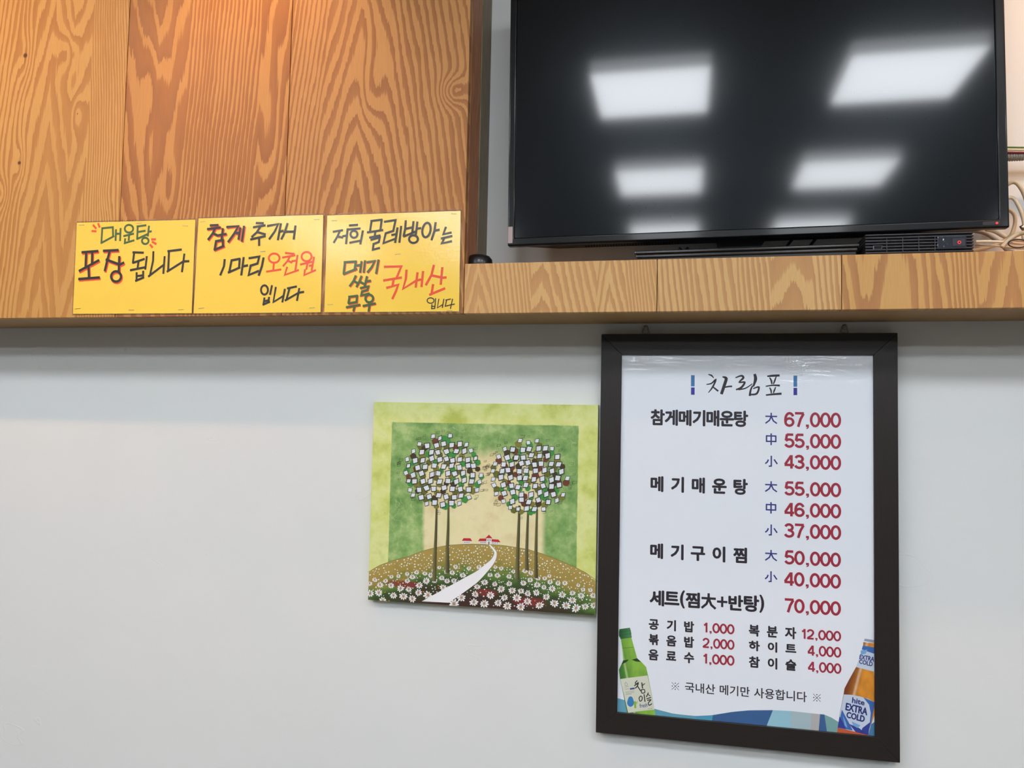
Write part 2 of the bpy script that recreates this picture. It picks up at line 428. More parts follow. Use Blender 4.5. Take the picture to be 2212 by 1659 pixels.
shelf = thing('wooden_shelf', (.35, -.09, SZ0), 'long wooden wall shelf under the television with a fascia of short vertical grained boards', 'shelf')
FX = [-.4425, -.0519, .2868, .66, 1.05, 1.44]
for i, m in enumerate([WOODF1, WOODF2, WOODF3, WOODF4, WOODF4]):
    MB().box((FX[i]+.0007, SF, SZ0), (FX[i+1]-.0007, SF+TH, SZ1)).build('fascia_board', m, shelf, bevel=.0007)
MB().box((FX[0], SF+TH+.0003, SZ0), (FX[-1], -.001, SZ0+.019)).build('bottom_board', UNDER, shelf)
MB().box((FX[0], SF+TH+.0003, SZ1-.018), (FX[-1], -.001, SZ1-.0004)).build('top_board', SHELFTOP, shelf)

# ---------------------------------------------------------------- handwritten yellow signs
def Z3(x, y): return (140+x/5.027, 440+y/5.027)
def Z4(x, y): return (560+x/4.809, 440+y/4.809)
def ell(cx, cy, rx, ry, rot=0, n=18):
    return [(cx+rx*math.cos(t)*math.cos(rot)-ry*math.sin(t)*math.sin(rot), cy+rx*math.cos(t)*math.sin(rot)+ry*math.sin(t)*math.cos(rot)) for t in (2*math.pi*k/n for k in range(n))]
def strokes(mb, Zf, items, wpx, Y, shift=(0, 0)):
    """items: polylines in zoomed pixels; ('o', cx, cy, rx, ry) for rings"""
    for k, it in enumerate(items):
        ring = it[0] == 'o'
        pts = ell(*it[1:]) if ring else list(it)
        P = []
        for x, y in pts:
            q = at(*Zf(x+shift[0], y+shift[1]), Y); P.append((q.x, q.z))
        s = 1/(5.027 if Zf is Z3 else 4.809)
        wd = wpx*s*.00093*1.12
        mb.ribbon(P, wd, Y-5e-5*(k % 5), closed=ring)
S1_GREEN = [[(400,268),(528,255)],[(407,262),(397,430)],[(522,255),(524,357)],[(394,428),(535,352)],[(556,282),(552,400)],[(606,268),(600,402)],[(556,328),(604,326)],
  ('o',697,272,46,42),[(640,352),(748,326)],[(699,345),(694,398)],[(655,380),(651,428),(752,398)],[(783,248),(882,234)],[(792,248),(786,384)],[(792,308),(874,294)],[(782,384),(905,328)],
  [(914,243),(902,352)],[(905,306),(941,300)],('o',874,404,36,34)]
S1_RED = [[(362,216),(378,256)],[(308,232),(340,270)],[(294,297),(340,300)],[(942,388),(986,388)],[(950,414),(992,438)],[(926,444),(952,476)]]
S1_BOLD = [[(185,528),(360,514)],[(232,530),(224,704)],[(298,525),(294,664)],[(156,730),(370,614)],[(258,688),(262,800)],[(150,818),(376,801)],
  [(418,512),(580,504)],[(487,515),(464,600),(434,728)],[(448,606),(598,662),(640,640)],[(592,574),(586,738)],('o',556,790,54,56)]
S1_THIN = [[(738,528),(854,532)],[(753,528),(739,642)],[(737,643),(864,600)],[(800,632),(790,700)],[(712,722),(872,690)],[(890,574),(874,712)],[(780,748),(779,832)],[(851,732),(850,806)],[(784,786),(850,778)],[(768,838),(858,800)],
  [(962,520),(958,620),(924,780)],[(908,790),(1068,668)],[(1084,574),(1070,758)],[(1118,516),(1266,498)],[(1132,516),(1122,730)],[(1110,738),(1290,624)],[(1298,546),(1272,740)],[(1290,626),(1348,624)]]
S2_BOLD = [[(1578,236),(1664,232)],[(1548,276),(1690,258)],[(1632,268),(1604,325),(1556,390)],[(1610,322),(1660,345),(1752,328)],[(1716,270),(1702,392)],[(1636,408),(1722,392)],[(1642,408),(1626,500)],[(1716,392),(1716,460)],[(1622,502),(1728,458)],
  [(1758,254),(1884,244),(1836,330),(1774,415)],[(1858,322),(1900,314)],[(1905,262),(1886,386)],[(1946,244),(1922,408)]]
S2_THIN3 = [[(2078,210),(2156,212)],[(2048,256),(2176,234)],[(2124,248),(2085,310),(2030,362)],[(2096,310),(2178,334)],[(2018,388),(2178,352)],[(2110,378),(2110,454)],
  [(1736,606),(1728,680),(1688,775)],[(1808,616),(1902,598)],[(1812,610),(1786,742)],[(1900,600),(1892,694)],[(1774,748),(1902,692)],[(1942,584),(1916,775)],[(1932,680),(1986,670)],
  [(2000,592),(2112,574),(2092,650),(2018,672),(1996,775),(2104,730)],[(2158,588),(2140,680),(2106,778)]]
S2_THIN4 = [[(84,232),(196,212),(160,290),(104,368)],[(224,208),(194,376)],[(208,292),(248,282)],[(294,206),(264,300),(230,368)],[(262,292),(362,290)],[(376,230),(358,368)]]
S2_RED = [('o',155,566,56,48),[(152,618),(146,690)],[(75,706),(226,684)],[(272,512),(364,522)],[(242,560),(372,536)],[(322,545),(290,600),(248,648)],[(290,590),(340,612)],[(338,598),(390,590)],[(398,536),(376,692)],[(290,660),(266,740),(408,690)],
  ('o',492,550,52,48),[(428,632),(566,600)],[(502,618),(490,682)],[(520,646),(560,640)],[(568,556),(545,694)],[(476,684),(468,742),(586,690)]]
S2_END = [('o',54,896,36,48),[(132,850),(112,944)],[(54,978),(44,1048)],[(102,972),(94,1030)],[(52,1012),(100,1004)],[(38,1050),(108,1018)],[(172,868),(146,1022),(250,958)],[(266,888),(240,1022)],
  [(292,880),(388,860)],[(316,874),(282,1000)],[(268,1006),(400,930)],[(416,880),(392,1006)],[(402,926),(462,916)]]
S3_BLACK = [[(768,292),(866,276)],[(840,280),(812,340),(775,404)],[(806,340),(868,352)],[(866,338),(906,332)],[(918,260),(902,416)],[(936,226),(1022,220)],[(928,268),(1048,258)],('o',984,318,36,36),[(940,406),(1054,384)],[(1076,282),(1050,420)],
  [(1158,180),(1276,166)],[(1168,176),(1150,290)],[(1272,166),(1258,272)],[(1124,298),(1284,274)],[(1146,352),(1256,330)],[(1206,292),(1198,345)],[(1160,376),(1252,352),(1242,398),(1188,418),(1180,478),(1250,460)],
  [(1300,188),(1416,170),(1392,282),(1314,308),(1290,410),(1420,362)],[(1376,326),(1424,316)],[(1436,250),(1412,404)],[(1474,234),(1456,402)],
  [(1522,176),(1516,260),(1500,338)],[(1602,186),(1590,296)],[(1516,262),(1594,246)],[(1500,342),(1622,290)],[(1642,190),(1626,328)],[(1630,262),(1678,254)],('o',1602,368,46,40),
  ('o',1737,274,42,76,.18),[(1832,196),(1820,280),(1790,376)],[(1818,282),(1870,270)],[(1938,244),(1912,318),(1994,300)],[(1890,362),(2002,336)],[(1918,368),(1896,412),(1998,390)]]
S3_GREEN = [[(880,608),(1008,600)],[(890,605),(876,728)],[(1002,602),(988,694)],[(874,730),(1012,676)],[(1008,642),(1052,636)],[(1062,600),(1046,712)],[(1098,592),(1084,712)],[(1118,608),(1200,594),(1166,660),(1124,712)],[(1238,584),(1214,724)],
  [(1002,748),(980,800),(940,856)],[(980,800),(1026,828)],[(1062,752),(1040,806),(1010,862)],[(1036,806),(1084,830)],[(1118,756),(1094,862)],[(1100,808),(1156,800)],[(1050,876),(1134,858),(1122,896),(1068,910),(1058,952),(1142,932)],
  [(928,968),(1022,956)],[(938,966),(926,1034)],[(1016,956),(1010,1020)],[(926,1036),(1016,1020)],[(904,1076),(1046,1050)],[(990,1066),(978,1114)],('o',1142,984,40,40),[(1078,1062),(1206,1036)],[(1146,1052),(1136,1116)]]
S3_RED = [[(1300,656),(1476,652),(1430,764)],[(1292,798),(1478,768)],[(1396,786),(1386,850)],[(1324,874),(1444,842),(1420,910),(1384,988)],[(1530,690),(1524,780),(1494,884),(1636,796)],[(1644,716),(1626,868)],[(1702,704),(1686,862)],[(1640,796),(1694,786)],
  [(1814,640),(1790,740),(1732,844)],[(1784,744),(1892,766)],[(1902,664),(1886,838)],[(1892,770),(1942,766)],[(1806,840),(1790,940)],[(1770,946),(1928,880)]]
S3_SMALL = [('o',1780,1006,36,28),[(1832,984),(1828,1040)],[(1794,1046),(1790,1092)],[(1828,1044),(1822,1090)],[(1792,1068),(1824,1066)],[(1790,1092),(1824,1088)],[(1866,990),(1850,1082),(1902,1050)],[(1918,990),(1902,1080)],
  [(1936,1002),(1988,990)],[(1946,1002),(1934,1060)],[(1930,1066),(2004,1046)],[(2008,990),(1986,1090)],[(1992,1052),(2030,1042)]]

YS = SF-.0006
def sign(corners, label, staples, dy=0):
    P = [at(px, py, YS-dy-.0006) for px, py in corners]       # TL TR BR BL
    t = thing('paper_sign', ((P[2].x+P[3].x)/2, YS-dy, P[3].z), label, 'sign', 'handwritten yellow signs')
    y0 = YS-dy-.0006
    MB().prism([P[3], P[2], P[1], P[0]], .0005).build('card', YELLOW, t)
    e = .0035
    Q = [Vector((P[0].x-e*.7, y0, P[0].z+e)), Vector((P[1].x+e*.7, y0, P[1].z+e)), Vector((P[2].x+e*.7, y0, P[2].z-e*.8)), Vector((P[3].x-e*.7, y0, P[3].z-e*.8))]
    # clear border of the laminating pouch, a rim around the card
    mb = MB(); yf = y0+.0002
    for i in range(4):
        j = (i+1) % 4
        a, b, c, d = (Vector((v.x, yf, v.z)) for v in (Q[i], Q[j], P[j], P[i])); mb.face([d, c, b, a])
    mb.build('film_border', FILM, t)
    for sx_, sy_ in staples:
        a = at(sx_-5.5, sy_, y0-.0006); b = at(sx_+5.5, sy_+random.uniform(-1, 1), y0-.0006)
        MB().tube([a+Vector((0, .0006, 0)), a, b, b+Vector((0, .0006, 0))], .0004, 6).build('staple', STEEL, t)
    return t, y0
t, y0 = sign([(166, 481), (422, 474.5), (414, 676.5), (157.5, 678)], 'yellow sign with green and black Korean handwriting, leftmost of three on the cabinet',
             [Z3(180, 233), Z3(805, 213), Z3(1306, 240), Z3(142, 1141), Z3(720, 1154), Z3(1258, 1151)])
m = MB(); strokes(m, Z3, S1_GREEN, 23, y0-.0001); m.build('handwriting', INK_GREEN, t, label='green marker word along the top')
m = MB(); strokes(m, Z3, S1_RED, 24, y0-.0001); m.build_each('accent_mark', INK_RED, t, label='red accent dash')
m = MB(); strokes(m, Z3, S1_BOLD, 30, y0-.0001, (9, 15)); m.build('lettering_shadow', INK_RED, t, label='red shadow strokes of the bold word')
m = MB(); strokes(m, Z3, S1_BOLD, 28, y0-.0004); strokes(m, Z3, S1_THIN, 24, y0-.0004); m.build('handwriting', INK_BLACK, t, label='black marker words')
t, y0 = sign([(429, 472), (698.5, 464), (692.5, 674.5), (418, 677)], 'yellow sign with black and red Korean handwriting, middle of three on the cabinet',
             [Z3(1495, 197), Z3(2148, 518), Z3(1480, 1137), Z4(596, 163), Z4(546, 1084), Z4(36, 495)])
m = MB(); strokes(m, Z3, S2_BOLD, 27, y0-.0001, (10, 11)); m.build('lettering_shadow', INK_RED, t, label='red shadow strokes of the first word')
m = MB(); strokes(m, Z3, S2_BOLD, 26, y0-.0004); strokes(m, Z3, S2_THIN3, 25, y0-.0004); strokes(m, Z4, S2_THIN4, 24, y0-.0004); strokes(m, Z4, S2_END, 21, y0-.0004)
m.build('handwriting', INK_BLACK, t, label='black marker words')
m = MB(); strokes(m, Z4, S2_RED, 21, y0-.0001); m.build('handwriting', INK_RED, t, label='red marker price words')
t, y0 = sign([(707, 465.5), (995, 455.5), (991.5, 672.5), (700.5, 674.5)], 'yellow sign with black, green and red Korean handwriting, rightmost of the three, nearest the shelf',
             [Z4(778, 175), Z4(2020, 103), Z4(1438, 525), Z4(736, 1049), Z4(1976, 1108)], .0002)
m = MB(); strokes(m, Z4, S3_BLACK, 22, y0-.0004); strokes(m, Z4, S3_SMALL, 10, y0-.0004); m.build('handwriting', INK_BLACK, t, label='black marker words')
m = MB(); strokes(m, Z4, S3_GREEN, 24, y0-.0001, (6, 7)); m.build('lettering_shadow', INK_RED, t, label='red shadow strokes of the green words')
m = MB(); strokes(m, Z4, S3_GREEN, 22, y0-.0004); m.build('handwriting', INK_GREEN, t, label='green marker words')
m = MB(); strokes(m, Z4, S3_RED, 24, y0-.0001); m.build('handwriting', INK_RED, t, label='large red marker word')

# ---------------------------------------------------------------- framed menu
_gl = {}
def glyph(txt):
    """vertices and faces of a piece of text in em units (built-in font)"""
    if txt in _gl: return _gl[txt]
    c = bpy.data.curves.new('t', 'FONT'); c.body = txt; c.resolution_u = 3; c.fill_mode = 'FRONT'
    o = bpy.data.objects.new('t', c); C.objects.link(o)
    bpy.context.view_layer.update()
    me = o.evaluated_get(bpy.context.evaluated_depsgraph_get()).to_mesh()
    v = [(p.co.x, p.co.y) for p in me.vertices]; f = [tuple(p.vertices) for p in me.polygons]
    bpy.data.objects.remove(o); bpy.data.curves.remove(c)
    _gl[txt] = (v, f); return v, f
def mapquad(pts2, q, Y):
    """unit-square points -> quad of photograph pixels TL TR BR BL, laid on the plane y=Y"""
    W_ = [at(x, y, Y) for x, y in q]
    out = []
    for u, v in pts2:
        top = W_[0].lerp(W_[1], u); bot = W_[3].lerp(W_[2], u); p = bot.lerp(top, v); out.append((p.x, Y, p.z))
    return out
def rectq(x0, y0_, x1, y1, Y):
    """upright world rectangle through two pixel corners, as corner vectors"""
    a, b = at(x0, y0_, Y), at(x1, y1, Y); return a, b
def put_text(mb, v, f, box, Y, bold=0., quad=None):
    xs = [p[0] for p in v]; ys = [p[1] for p in v]; x0, x1, y0_, y1 = min(xs), max(xs), min(ys), max(ys)
    un = [((x-x0)/(x1-x0), (y-y0_)/(y1-y0_)) for x, y in v]
    shifts = [(0, 0)] if not bold else [(0, 0)]+[(math.cos(t)*bold, math.sin(t)*bold) for t in (2*math.pi*k/8 for k in range(8))]
    for k, (dx, dz) in enumerate(shifts):
        y = Y-1e-5*k
        if quad: P = mapquad(un, quad, y); P = [(p[0]+dx, p[1], p[2]+dz) for p in P]
        else:
            a, b = box; w_ = (b.x-a.x)-2*bold; h_ = (a.z-b.z)-2*bold
            P = [(a.x+bold+u*w_+dx, y, b.z+bold+vv*h_+dz) for u, vv in un]
        n = len(mb.v); mb.v += P; mb.f += [tuple(n+i for i in q) for q in f]
def text_box(mb, txt, x0, y0_, x1, y1, Y, bold=0., g=None):
    if g is None: v, f = glyph(txt)
    else:
        n = len(txt); pe = ((x1-x0)-g)/(n-1)/g*.90; v = []; f = []
        for i, ch in enumerate(txt):
            a, b = glyph(ch); k = len(v); cx = (min(p[0] for p in a)+max(p[0] for p in a))/2
            v += [(x-cx+i*pe+(0), y) for x, y in a]; f += [tuple(k+j for j in q) for q in b]
    put_text(mb, v, f, rectq(x0, y0_, x1, y1, Y), Y, bold)

# upright grotesque figures drawn by hand: centre lines in a unit cell (w 1, h 1)
def arc(cx, cy_, rx, ry, a0, a1, n=10): return [(cx+rx*math.cos(math.radians(a0+(a1-a0)*k/n)), cy_+ry*math.sin(math.radians(a0+(a1-a0)*k/n))) for k in range(n+1)]
DG = {'0': [('c', arc(.5, .5, .39, .43, 0, 342, 19))],
 '1': [('l', [(.70, .0), (.70, 1.0)]), ('l', [(.34, .74), (.56, .78), (.66, .93)])],
 '2': [('l', arc(.5, .68, .37, .25, 175, -20, 9)+[(.62, .36), (.22, .17), (.10, .03)]), ('l', [(.07, .07), (.92, .07)])],
 '3': [('l', arc(.47, .72, .35, .21, 165, -80, 9)), ('l', [(.36, .53), (.52, .53)]), ('l', arc(.48, .29, .40, .22, 85, -165, 10))],
 '4': [('l', [(.72, 0), (.72, .98)]), ('l', [(.68, .93), (.10, .30)]), ('l', [(.04, .26), (.98, .26)])],
 '5': [('l', [(.88, .93), (.24, .93)]), ('l', [(.26, .95), (.15, .50)]), ('l', [(.15, .48)]+arc(.48, .33, .40, .26, 128, -160, 11))],
 '6': [('c', arc(.51, .32, .38, .25, 0, 342, 16)), ('l', arc(.53, .50, .41, .43, 30, 182, 10)+[(.125, .33)])],
 '7': [('l', [(.06, .93), (.94, .93)]), ('l', [(.90, .90), (.60, .52), (.38, .0)])]}
ADV = {'1': .98, ',': .54}
def price(mb, s, x0, y0_, x1, y1, Y):
    a, b = rectq(x0, y0_, x1, y1, Y)
    pos = []; x = 0
    for ch in s: pos.append(x); x += ADV.get(ch, 1.0)
    lead = .28 if s[0] == '1' else .0
    total = x-lead; sc = (b.x-a.x)/total; H_ = a.z-b.z; st = .255*sc
    for i, (ch, px) in enumerate(zip(s, pos)):
        ox = a.x+(px-lead)*sc; yy = Y-1.5e-4*(i % 2)
        if ch == ',':
            cx = ox+.14*sc; mb.face([(cx, yy, b.z-.0*H_), (cx+.29*sc, yy, b.z), (cx+.29*sc, yy, b.z+.17*H_), (cx, yy, b.z+.17*H_)])
            mb.face([(cx+.29*sc, yy, b.z+.02*H_), (cx+.15*sc, yy, b.z+.02*H_), (cx+.13*sc, yy, b.z-.03*H_), (cx+.04*sc, yy, b.z-.08*H_), (cx+.05*sc, yy, b.z-.14*H_), (cx+.24*sc, yy, b.z-.09*H_)])
            continue
        for si, (kind, pts) in enumerate(DG[ch]):
            P = [(ox+(.0+u*1.0)*sc, b.z+v*H_) for u, v in pts]
            # the strokes are a little thinner where they run level
            mb.ribbon(P, st, yy-5e-5*si, closed=(kind == 'c'), cap=False)
def hanja(mb, ch, x0, y0_, x1, y1, Y, wd=.0028, quad=None):
    HS = {'大': [[(.02, .66), (.98, .66)], [(.5, .99), (.5, .66), (.36, .3), (.03, .02)], [(.52, .62), (.68, .25), (.97, .02)]],
          '中': [[(.04, .78), (.96, .78)], [(.04, .32), (.96, .32)], [(.09, .8), (.09, .26)], [(.91, .8), (.91, .26)], [(.5, 1), (.5, 0)]],
          '小': [[(.5, 1), (.5, .08), (.3, .06)], [(.27, .66), (.2, .45), (.03, .28)], [(.72, .68), (.83, .5), (.97, .28)]],
          '+': [[(0, .5), (1, .5)], [(.5, 0), (.5, 1)]]}
    a, b = rectq(x0, y0_, x1, y1, Y)
    for k, st in enumerate(HS[ch]): mb.ribbon([(a.x+u*(b.x-a.x), b.z+v*(a.z-b.z)) for u, v in st], wd, Y-1e-5*k, cap=False)
def poly(mb, pts, Y): mb.face([at(x, y, Y) for x, y in reversed(pts)])

MX0, MX1, MZ0, MZ1, MY = -.1742, .4197, -.6378, .2057, -.027
RW = .0443
menu = thing('framed_menu', ((MX0+MX1)/2, -.013, MZ0), 'tall dark-framed Korean price menu poster hanging under the shelf, right of the tree painting', 'menu')
ix0, ix1, iz0, iz1 = MX0+RW, MX1-RW-.001, MZ0+RW+.001, MZ1-RW-.0005
def rail(p, mat):
    m = MB(); m.prism([(x, MY, z) for x, z in p], .0255); m.build('frame_rail', mat, menu, bevel=.0006)
rail([(MX0, MZ1), (ix0, iz1), (ix1, iz1), (MX1, MZ1)], FRAME_H)
rail([(MX0, MZ0), (MX1, MZ0), (ix1, iz0), (ix0, iz0)], FRAME_H)
rail([(MX0, MZ0+.0003), (ix0, iz0+.0003), (ix0, iz1-.0003), (MX0, MZ1-.0003)], FRAME_V)
rail([(MX1, MZ0+.0003), (MX1, MZ1-.0003), (ix1, iz1-.0003), (ix1, iz0+.0003)], FRAME_V)
YP = -.0215
pos = MB().box((ix0-.004, YP, iz0-.004), (ix1+.004, YP+.002, iz1+.004)).build('poster', POSTER, menu, label='white glossy price list')
Y1, Y2, Y3, Y4 = YP-.0001, YP-.0002, YP-.0003, YP-.0004
def part(mb, name, mat, label=None): return mb.build(name, mat, pos, label=label)
def Z5(x, y): return (1290+x/3.403, 690+y/3.403)
def Z6(x, y): return (1380+x/4.809, 860+y/4.809)
def Z7(x, y): return (1380+x/4.809, 1160+y/4.809)
def Z8(x, y): return (1280+x/6.636, 1330+y/6.636)
def Z9(x, y): return (1420+x/5.53, 1440+y/5.53)
def ZA(x, y): return (1780+x/5.55, 1360+y/5.55)
# title in brush strokes
m = MB()
TT = [([(818,405),(840,412),(856,430)],[5,9,4]), ([(804,478),(840,470),(872,442),(850,495),(818,538)],[5,8,9,10,4]), ([(846,492),(866,508),(888,526)],[6,9,10]),
      ([(922,422),(948,434),(936,480),(914,546)],[6,17,17,16]), ([(930,502),(960,494),(990,492)],[6,9,9]),
      ([(1018,428),(1060,414),(1074,430),(1044,462),(1084,462),(1060,500),(1022,516)],[6,10,12,7,10,12,8]), ([(1040,516),(1090,506),(1140,474)],[8,7,5]),
      ([(1158,404),(1164,440),(1148,492)],[14,18,8]), ([(1142,488),(1128,520),(1122,560)],[8,10,12]), ([(1148,508),(1188,498),(1172,546),(1122,552)],[6,10,11,9]),
      ([(1252,418),(1290,414),(1338,412)],[8,12,12]), ([(1268,428),(1280,450),(1284,474)],[6,10,8]), ([(1316,420),(1306,448),(1296,474)],[5,9,7]), ([(1240,492),(1290,484),(1340,486)],[6,8,11]),
      ([(1268,502),(1278,522),(1280,542)],[6,9,7]), ([(1312,498),(1302,522),(1296,540)],[5,9,6]), ([(1242,556),(1296,550),(1352,546)],[8,11,12])]
for k, (st, wd) in enumerate(TT):
    pts = smooth_pts([(x, y) for x, y in st], 4); wd2 = []
    for i in range(len(pts)):
        t_ = i/4; j = min(int(t_), len(wd)-2); wd2.append((wd[j]+(wd[j+1]-wd[j])*(t_-j))/3.403*.00094*1.35)
    P = [at(*Z5(*p), Y1) for p in pts]; m.ribbon([(p.x, p.z) for p in P], wd2, Y1-1e-5*k)
part(m, 'title_lettering', P_BLACK, 'black brush-written title')
for ya, yb, col, nm in ((410, 492, (60, 118, 170), 'lighter blue title bar'), (500, 554, (48, 52, 150), 'deep blue title bar')):
    mt = ink(nm, col)
    for xa, xb, dy in ((690, 716, 0), (1443, 1470, 3)):
        m = MB(); a, b = rectq(*Z5(xa, ya+dy), *Z5(xb, yb+dy), Y1); m.face([(a.x, Y1, b.z), (b.x, Y1, b.z), (b.x, Y1, a.z), (a.x, Y1, a.z)]); part(m, 'title_bar', mt, nm)
B1 = .0013
# dish names
def line(Z, txt, x0, y0_, x1, y1, g=None, bold=B1, label='black printed dish name'):
    m = MB(); text_box(m, txt, *Z(x0, y0_), *Z(x1, y1), Y1, bold, g/4.809 if g else None); part(m, 'dish_name', P_BLACK, label)
line(Z6, '참게메기매운탕', 123, 115, 1135, 302, 148)
line(Z6, '메기매운탕', 122, 808, 1132, 1008, 150)
line(Z7, '메기구이찜', 118, 62, 1124, 277, 150)
m = MB()
for ch, x0, x1, ya, yb in (('세', 112, 263, 548, 722), ('트', 266, 422, 562, 712), ('(', 428, 478, 552, 744), ('찜', 486, 634, 570, 742), ('반', 930, 1084, 598, 770), ('탕', 1090, 1250, 600, 784), (')', 1252, 1302, 598, 790)):
    text_box(m, ch, *Z7(x0, ya), *Z7(x1, yb), Y1, B1)
hanja(m, '大', *Z7(648, 578), *Z7(802, 750), Y1, .0048); hanja(m, '+', *Z7(812, 615), *Z7(920, 732), Y1, .0046)
part(m, 'dish_name', P_BLACK, 'black printed set menu line')
for txt, x0, ya, x1, yb, g in (('공기밥', 103, 845, 574, 995, 106), ('볶음밥', 103, 1003, 574, 1155, 106), ('음료수', 100, 1163, 574, 1316, 106),
                               ('복분자', 1142, 905, 1636, 1064, 114), ('하이트', 1142, 1073, 1636, 1218, 114), ('참이슬', 1143, 1236, 1636, 1394, 114)):
    line(Z7, txt, x0, ya, x1, yb, g, .0009, 'small black printed item name')
for Z, ch, x0, ya, x1, yb in ((Z6,'大',1312,150,1438,266),(Z6,'中',1316,365,1433,490),(Z6,'小',1310,597,1442,717),(Z6,'大',1310,860,1438,976),(Z6,'中',1315,1078,1431,1202),(Z6,'小',1310,1310,1440,1432),(Z7,'大',1310,130,1437,250),(Z7,'小',1308,352,1438,475)):
    m = MB(); hanja(m, ch, *Z(x0, ya), *Z(x1, yb), Y1); part(m, 'size_mark', P_NAVY, 'navy portion size character')
for Z, s, x0, ya, x1, yb in ((Z6,'67,000',1510,145,2100,307),(Z6,'55,000',1512,368,2100,527),(Z6,'43,000',1510,587,2100,747),(Z6,'55,000',1512,865,2100,1029),(Z6,'46,000',1510,1083,2100,1250),(Z6,'37,000',1510,1300,2100,1473),
        (Z7,'50,000',1512,138,2098,312),(Z7,'40,000',1508,360,2098,537),(Z7,'70,000',1510,637,2098,818),(Z7,'1,000',672,888,992,1012),(Z7,'2,000',662,1047,992,1173),(Z7,'1,000',668,1210,992,1338),
        (Z7,'12,000',1690,953,2100,1085),(Z7,'4,000',1752,1122,2102,1255),(Z7,'4,000',1755,1290,2103,1423)):
    m = MB(); price(m, s, *Z(x0, ya), *Z(x1, yb), Y1); part(m, 'price', P_RED, f'dark red printed price {s}')
m = MB()
for txt, x0, ya, x1, yb in (('국내산', 330, 183, 690, 334), ('메기만', 745, 214, 1103, 366), ('사용합니다', 1155, 248, 1785, 427)):
    text_box(m, txt, *Z9(x0, ya), *Z9(x1, yb), Y1, .0003)
for x0, ya, x1, yb in ((172, 188, 257, 281), (1862, 325, 1949, 419)):
    a, b = rectq(*Z9(x0, ya), *Z9(x1, yb), Y1); ww = b.x-a.x; hh = a.z-b.z
    m.ribbon([(a.x, a.z), (b.x, b.z)], .0009, Y1); m.ribbon([(a.x, b.z), (b.x, a.z)], .0009, Y1-1e-5)
    for u, v in ((.5, .92), (.5, .08), (.08, .5), (.92, .5)):
        cx, cz = a.x+u*ww, b.z+v*hh; m.face([(cx+.0012*math.cos(t_), Y1-2e-5, cz+.0012*math.sin(t_)) for t_ in (k*math.pi/4 for k in range(8))])
part(m, 'note_lettering', P_BLACK, 'black printed footnote line')

# printed wave along the poster's foot
TOPW = [(1334,1508),(1348,1512),(1380,1521),(1415,1531.5),(1456,1542),(1501,1546.7),(1537.5,1545),(1583,1537.6),(1619,1534.4),(1669.5,1534),(1709,1536),(1763.6,1542),(1780,1543.4),(1796,1550),(1811,1559.5),(1850,1572),(1881,1565),(1893,1557)]
def topy(x):
    for (xa, ya), (xb, yb) in zip(TOPW, TOPW[1:]):
        if xa <= x <= xb: return ya+(yb-ya)*(x-xa)/(xb-xa)
def boty(x): return 1537+(x-1337)*(1592-1538)/(1890-1337)+5
SEG = [(1334,1334,1503,1504,(96,160,184)),(1503,1504,1540,1537,(76,156,190)),(1540,1537,1669.5,1654,(56,96,146)),(1669.5,1654,1709,1708,(150,196,214)),(1709,1708,1753,1751,(168,190,198)),(1753,1751,1771.5,1768,(180,178,178)),(1771.5,1768,1781,1787,(56,96,146)),(1781,1787,1812,1812,(124,166,166)),(1870,1865,1893,1893,(70,128,170))]
wave_cols = {}
for xa, xab, xb, xbb, col in SEG:
    m = MB(); N = 10
    top = [(xa+(xb-xa)*k/N, topy(xa+(xb-xa)*k/N)) for k in range(N+1)]
    bot = [(xab+(xbb-xab)*k/N, max(boty(xab+(xbb-xab)*k/N), 0)) for k in range(N+1)]
    for k in range(N): poly(m, [top[k], top[k+1], bot[k+1], bot[k]], Y1)
    if col not in wave_cols: wave_cols[col] = ink('wave %d %d %d' % col, col)
    part(m, 'wave_patch', wave_cols[col], 'printed wave patch')

# printed bottles
def shade(name, rgb0, rgb1, xa, xb, streak=None, slope=0.):
    """print colour running across a bottle, with a printed pale streak"""
    n = NT(name); X = n.add(n.x, n.mul(n.z, slope))
    f = n.step(X, xa, xb); col = n.mix(f, srgb(*rgb0), srgb(*rgb1))
    if streak: 
        d = n.op('ABSOLUTE', n.sub(X, streak[0])); col = n.mix(n.step(d, 0, streak[1], .75, 0), col, srgb(*streak[2]))
    nz = n.noise(n.vec(n.mul(n.x, 60), 0, n.mul(n.z, 30)), 1, 2); col = n.mix(n.step(nz, .3, .8, 0, .35), col, srgb(*[int(c*.7) for c in rgb0]))
    return n.out(col, .45, Coat_Weight=.35, Coat_Roughness=.05)
sl = .22
def X8(x, y):
    p = at(*Z8(x, y), Y2); return p.x+p.z*sl
gB = shade('soju print green', (58, 122, 40), (140, 190, 70), X8(380, 800), X8(640, 800), (X8(480, 800), .004, (190, 216, 150)), sl)
gC = shade('soju cap print', (34, 92, 48), (70, 140, 84), X8(390, 250), X8(540, 250), None, sl)
m = MB(); poly(m, [Z8(*p) for p in ((405,330),(556,312),(600,470),(640,612),(700,662),(768,735),(795,856),(850,1140),(906,1446),(500,1412),(395,905),(378,775),(438,640),(425,480))], Y2); part(m, 'bottle_print', gB, 'printed green bottle')
m = MB()
for q in (((385,192),(535,172),(548,215),(378,240)),((378,240),(548,215),(556,255),(378,283)),((378,283),(556,255),(556,290),(388,308)),((395,312),(562,295),(560,314),(400,336))): poly(m, [Z8(*p) for p in q], Y3)
m.build_each('cap_thread_print', gC, pos, label='printed green cap thread')
m = MB()
for a_ in ((380,238,548,213),(380,282,556,254),(392,310,560,292),(425,465,585,452)): 
    p, q = at(*Z8(*a_[:2]), Y4), at(*Z8(*a_[2:]), Y4); m.ribbon([(p.x, p.z), (q.x, q.z)], .0005, Y4)
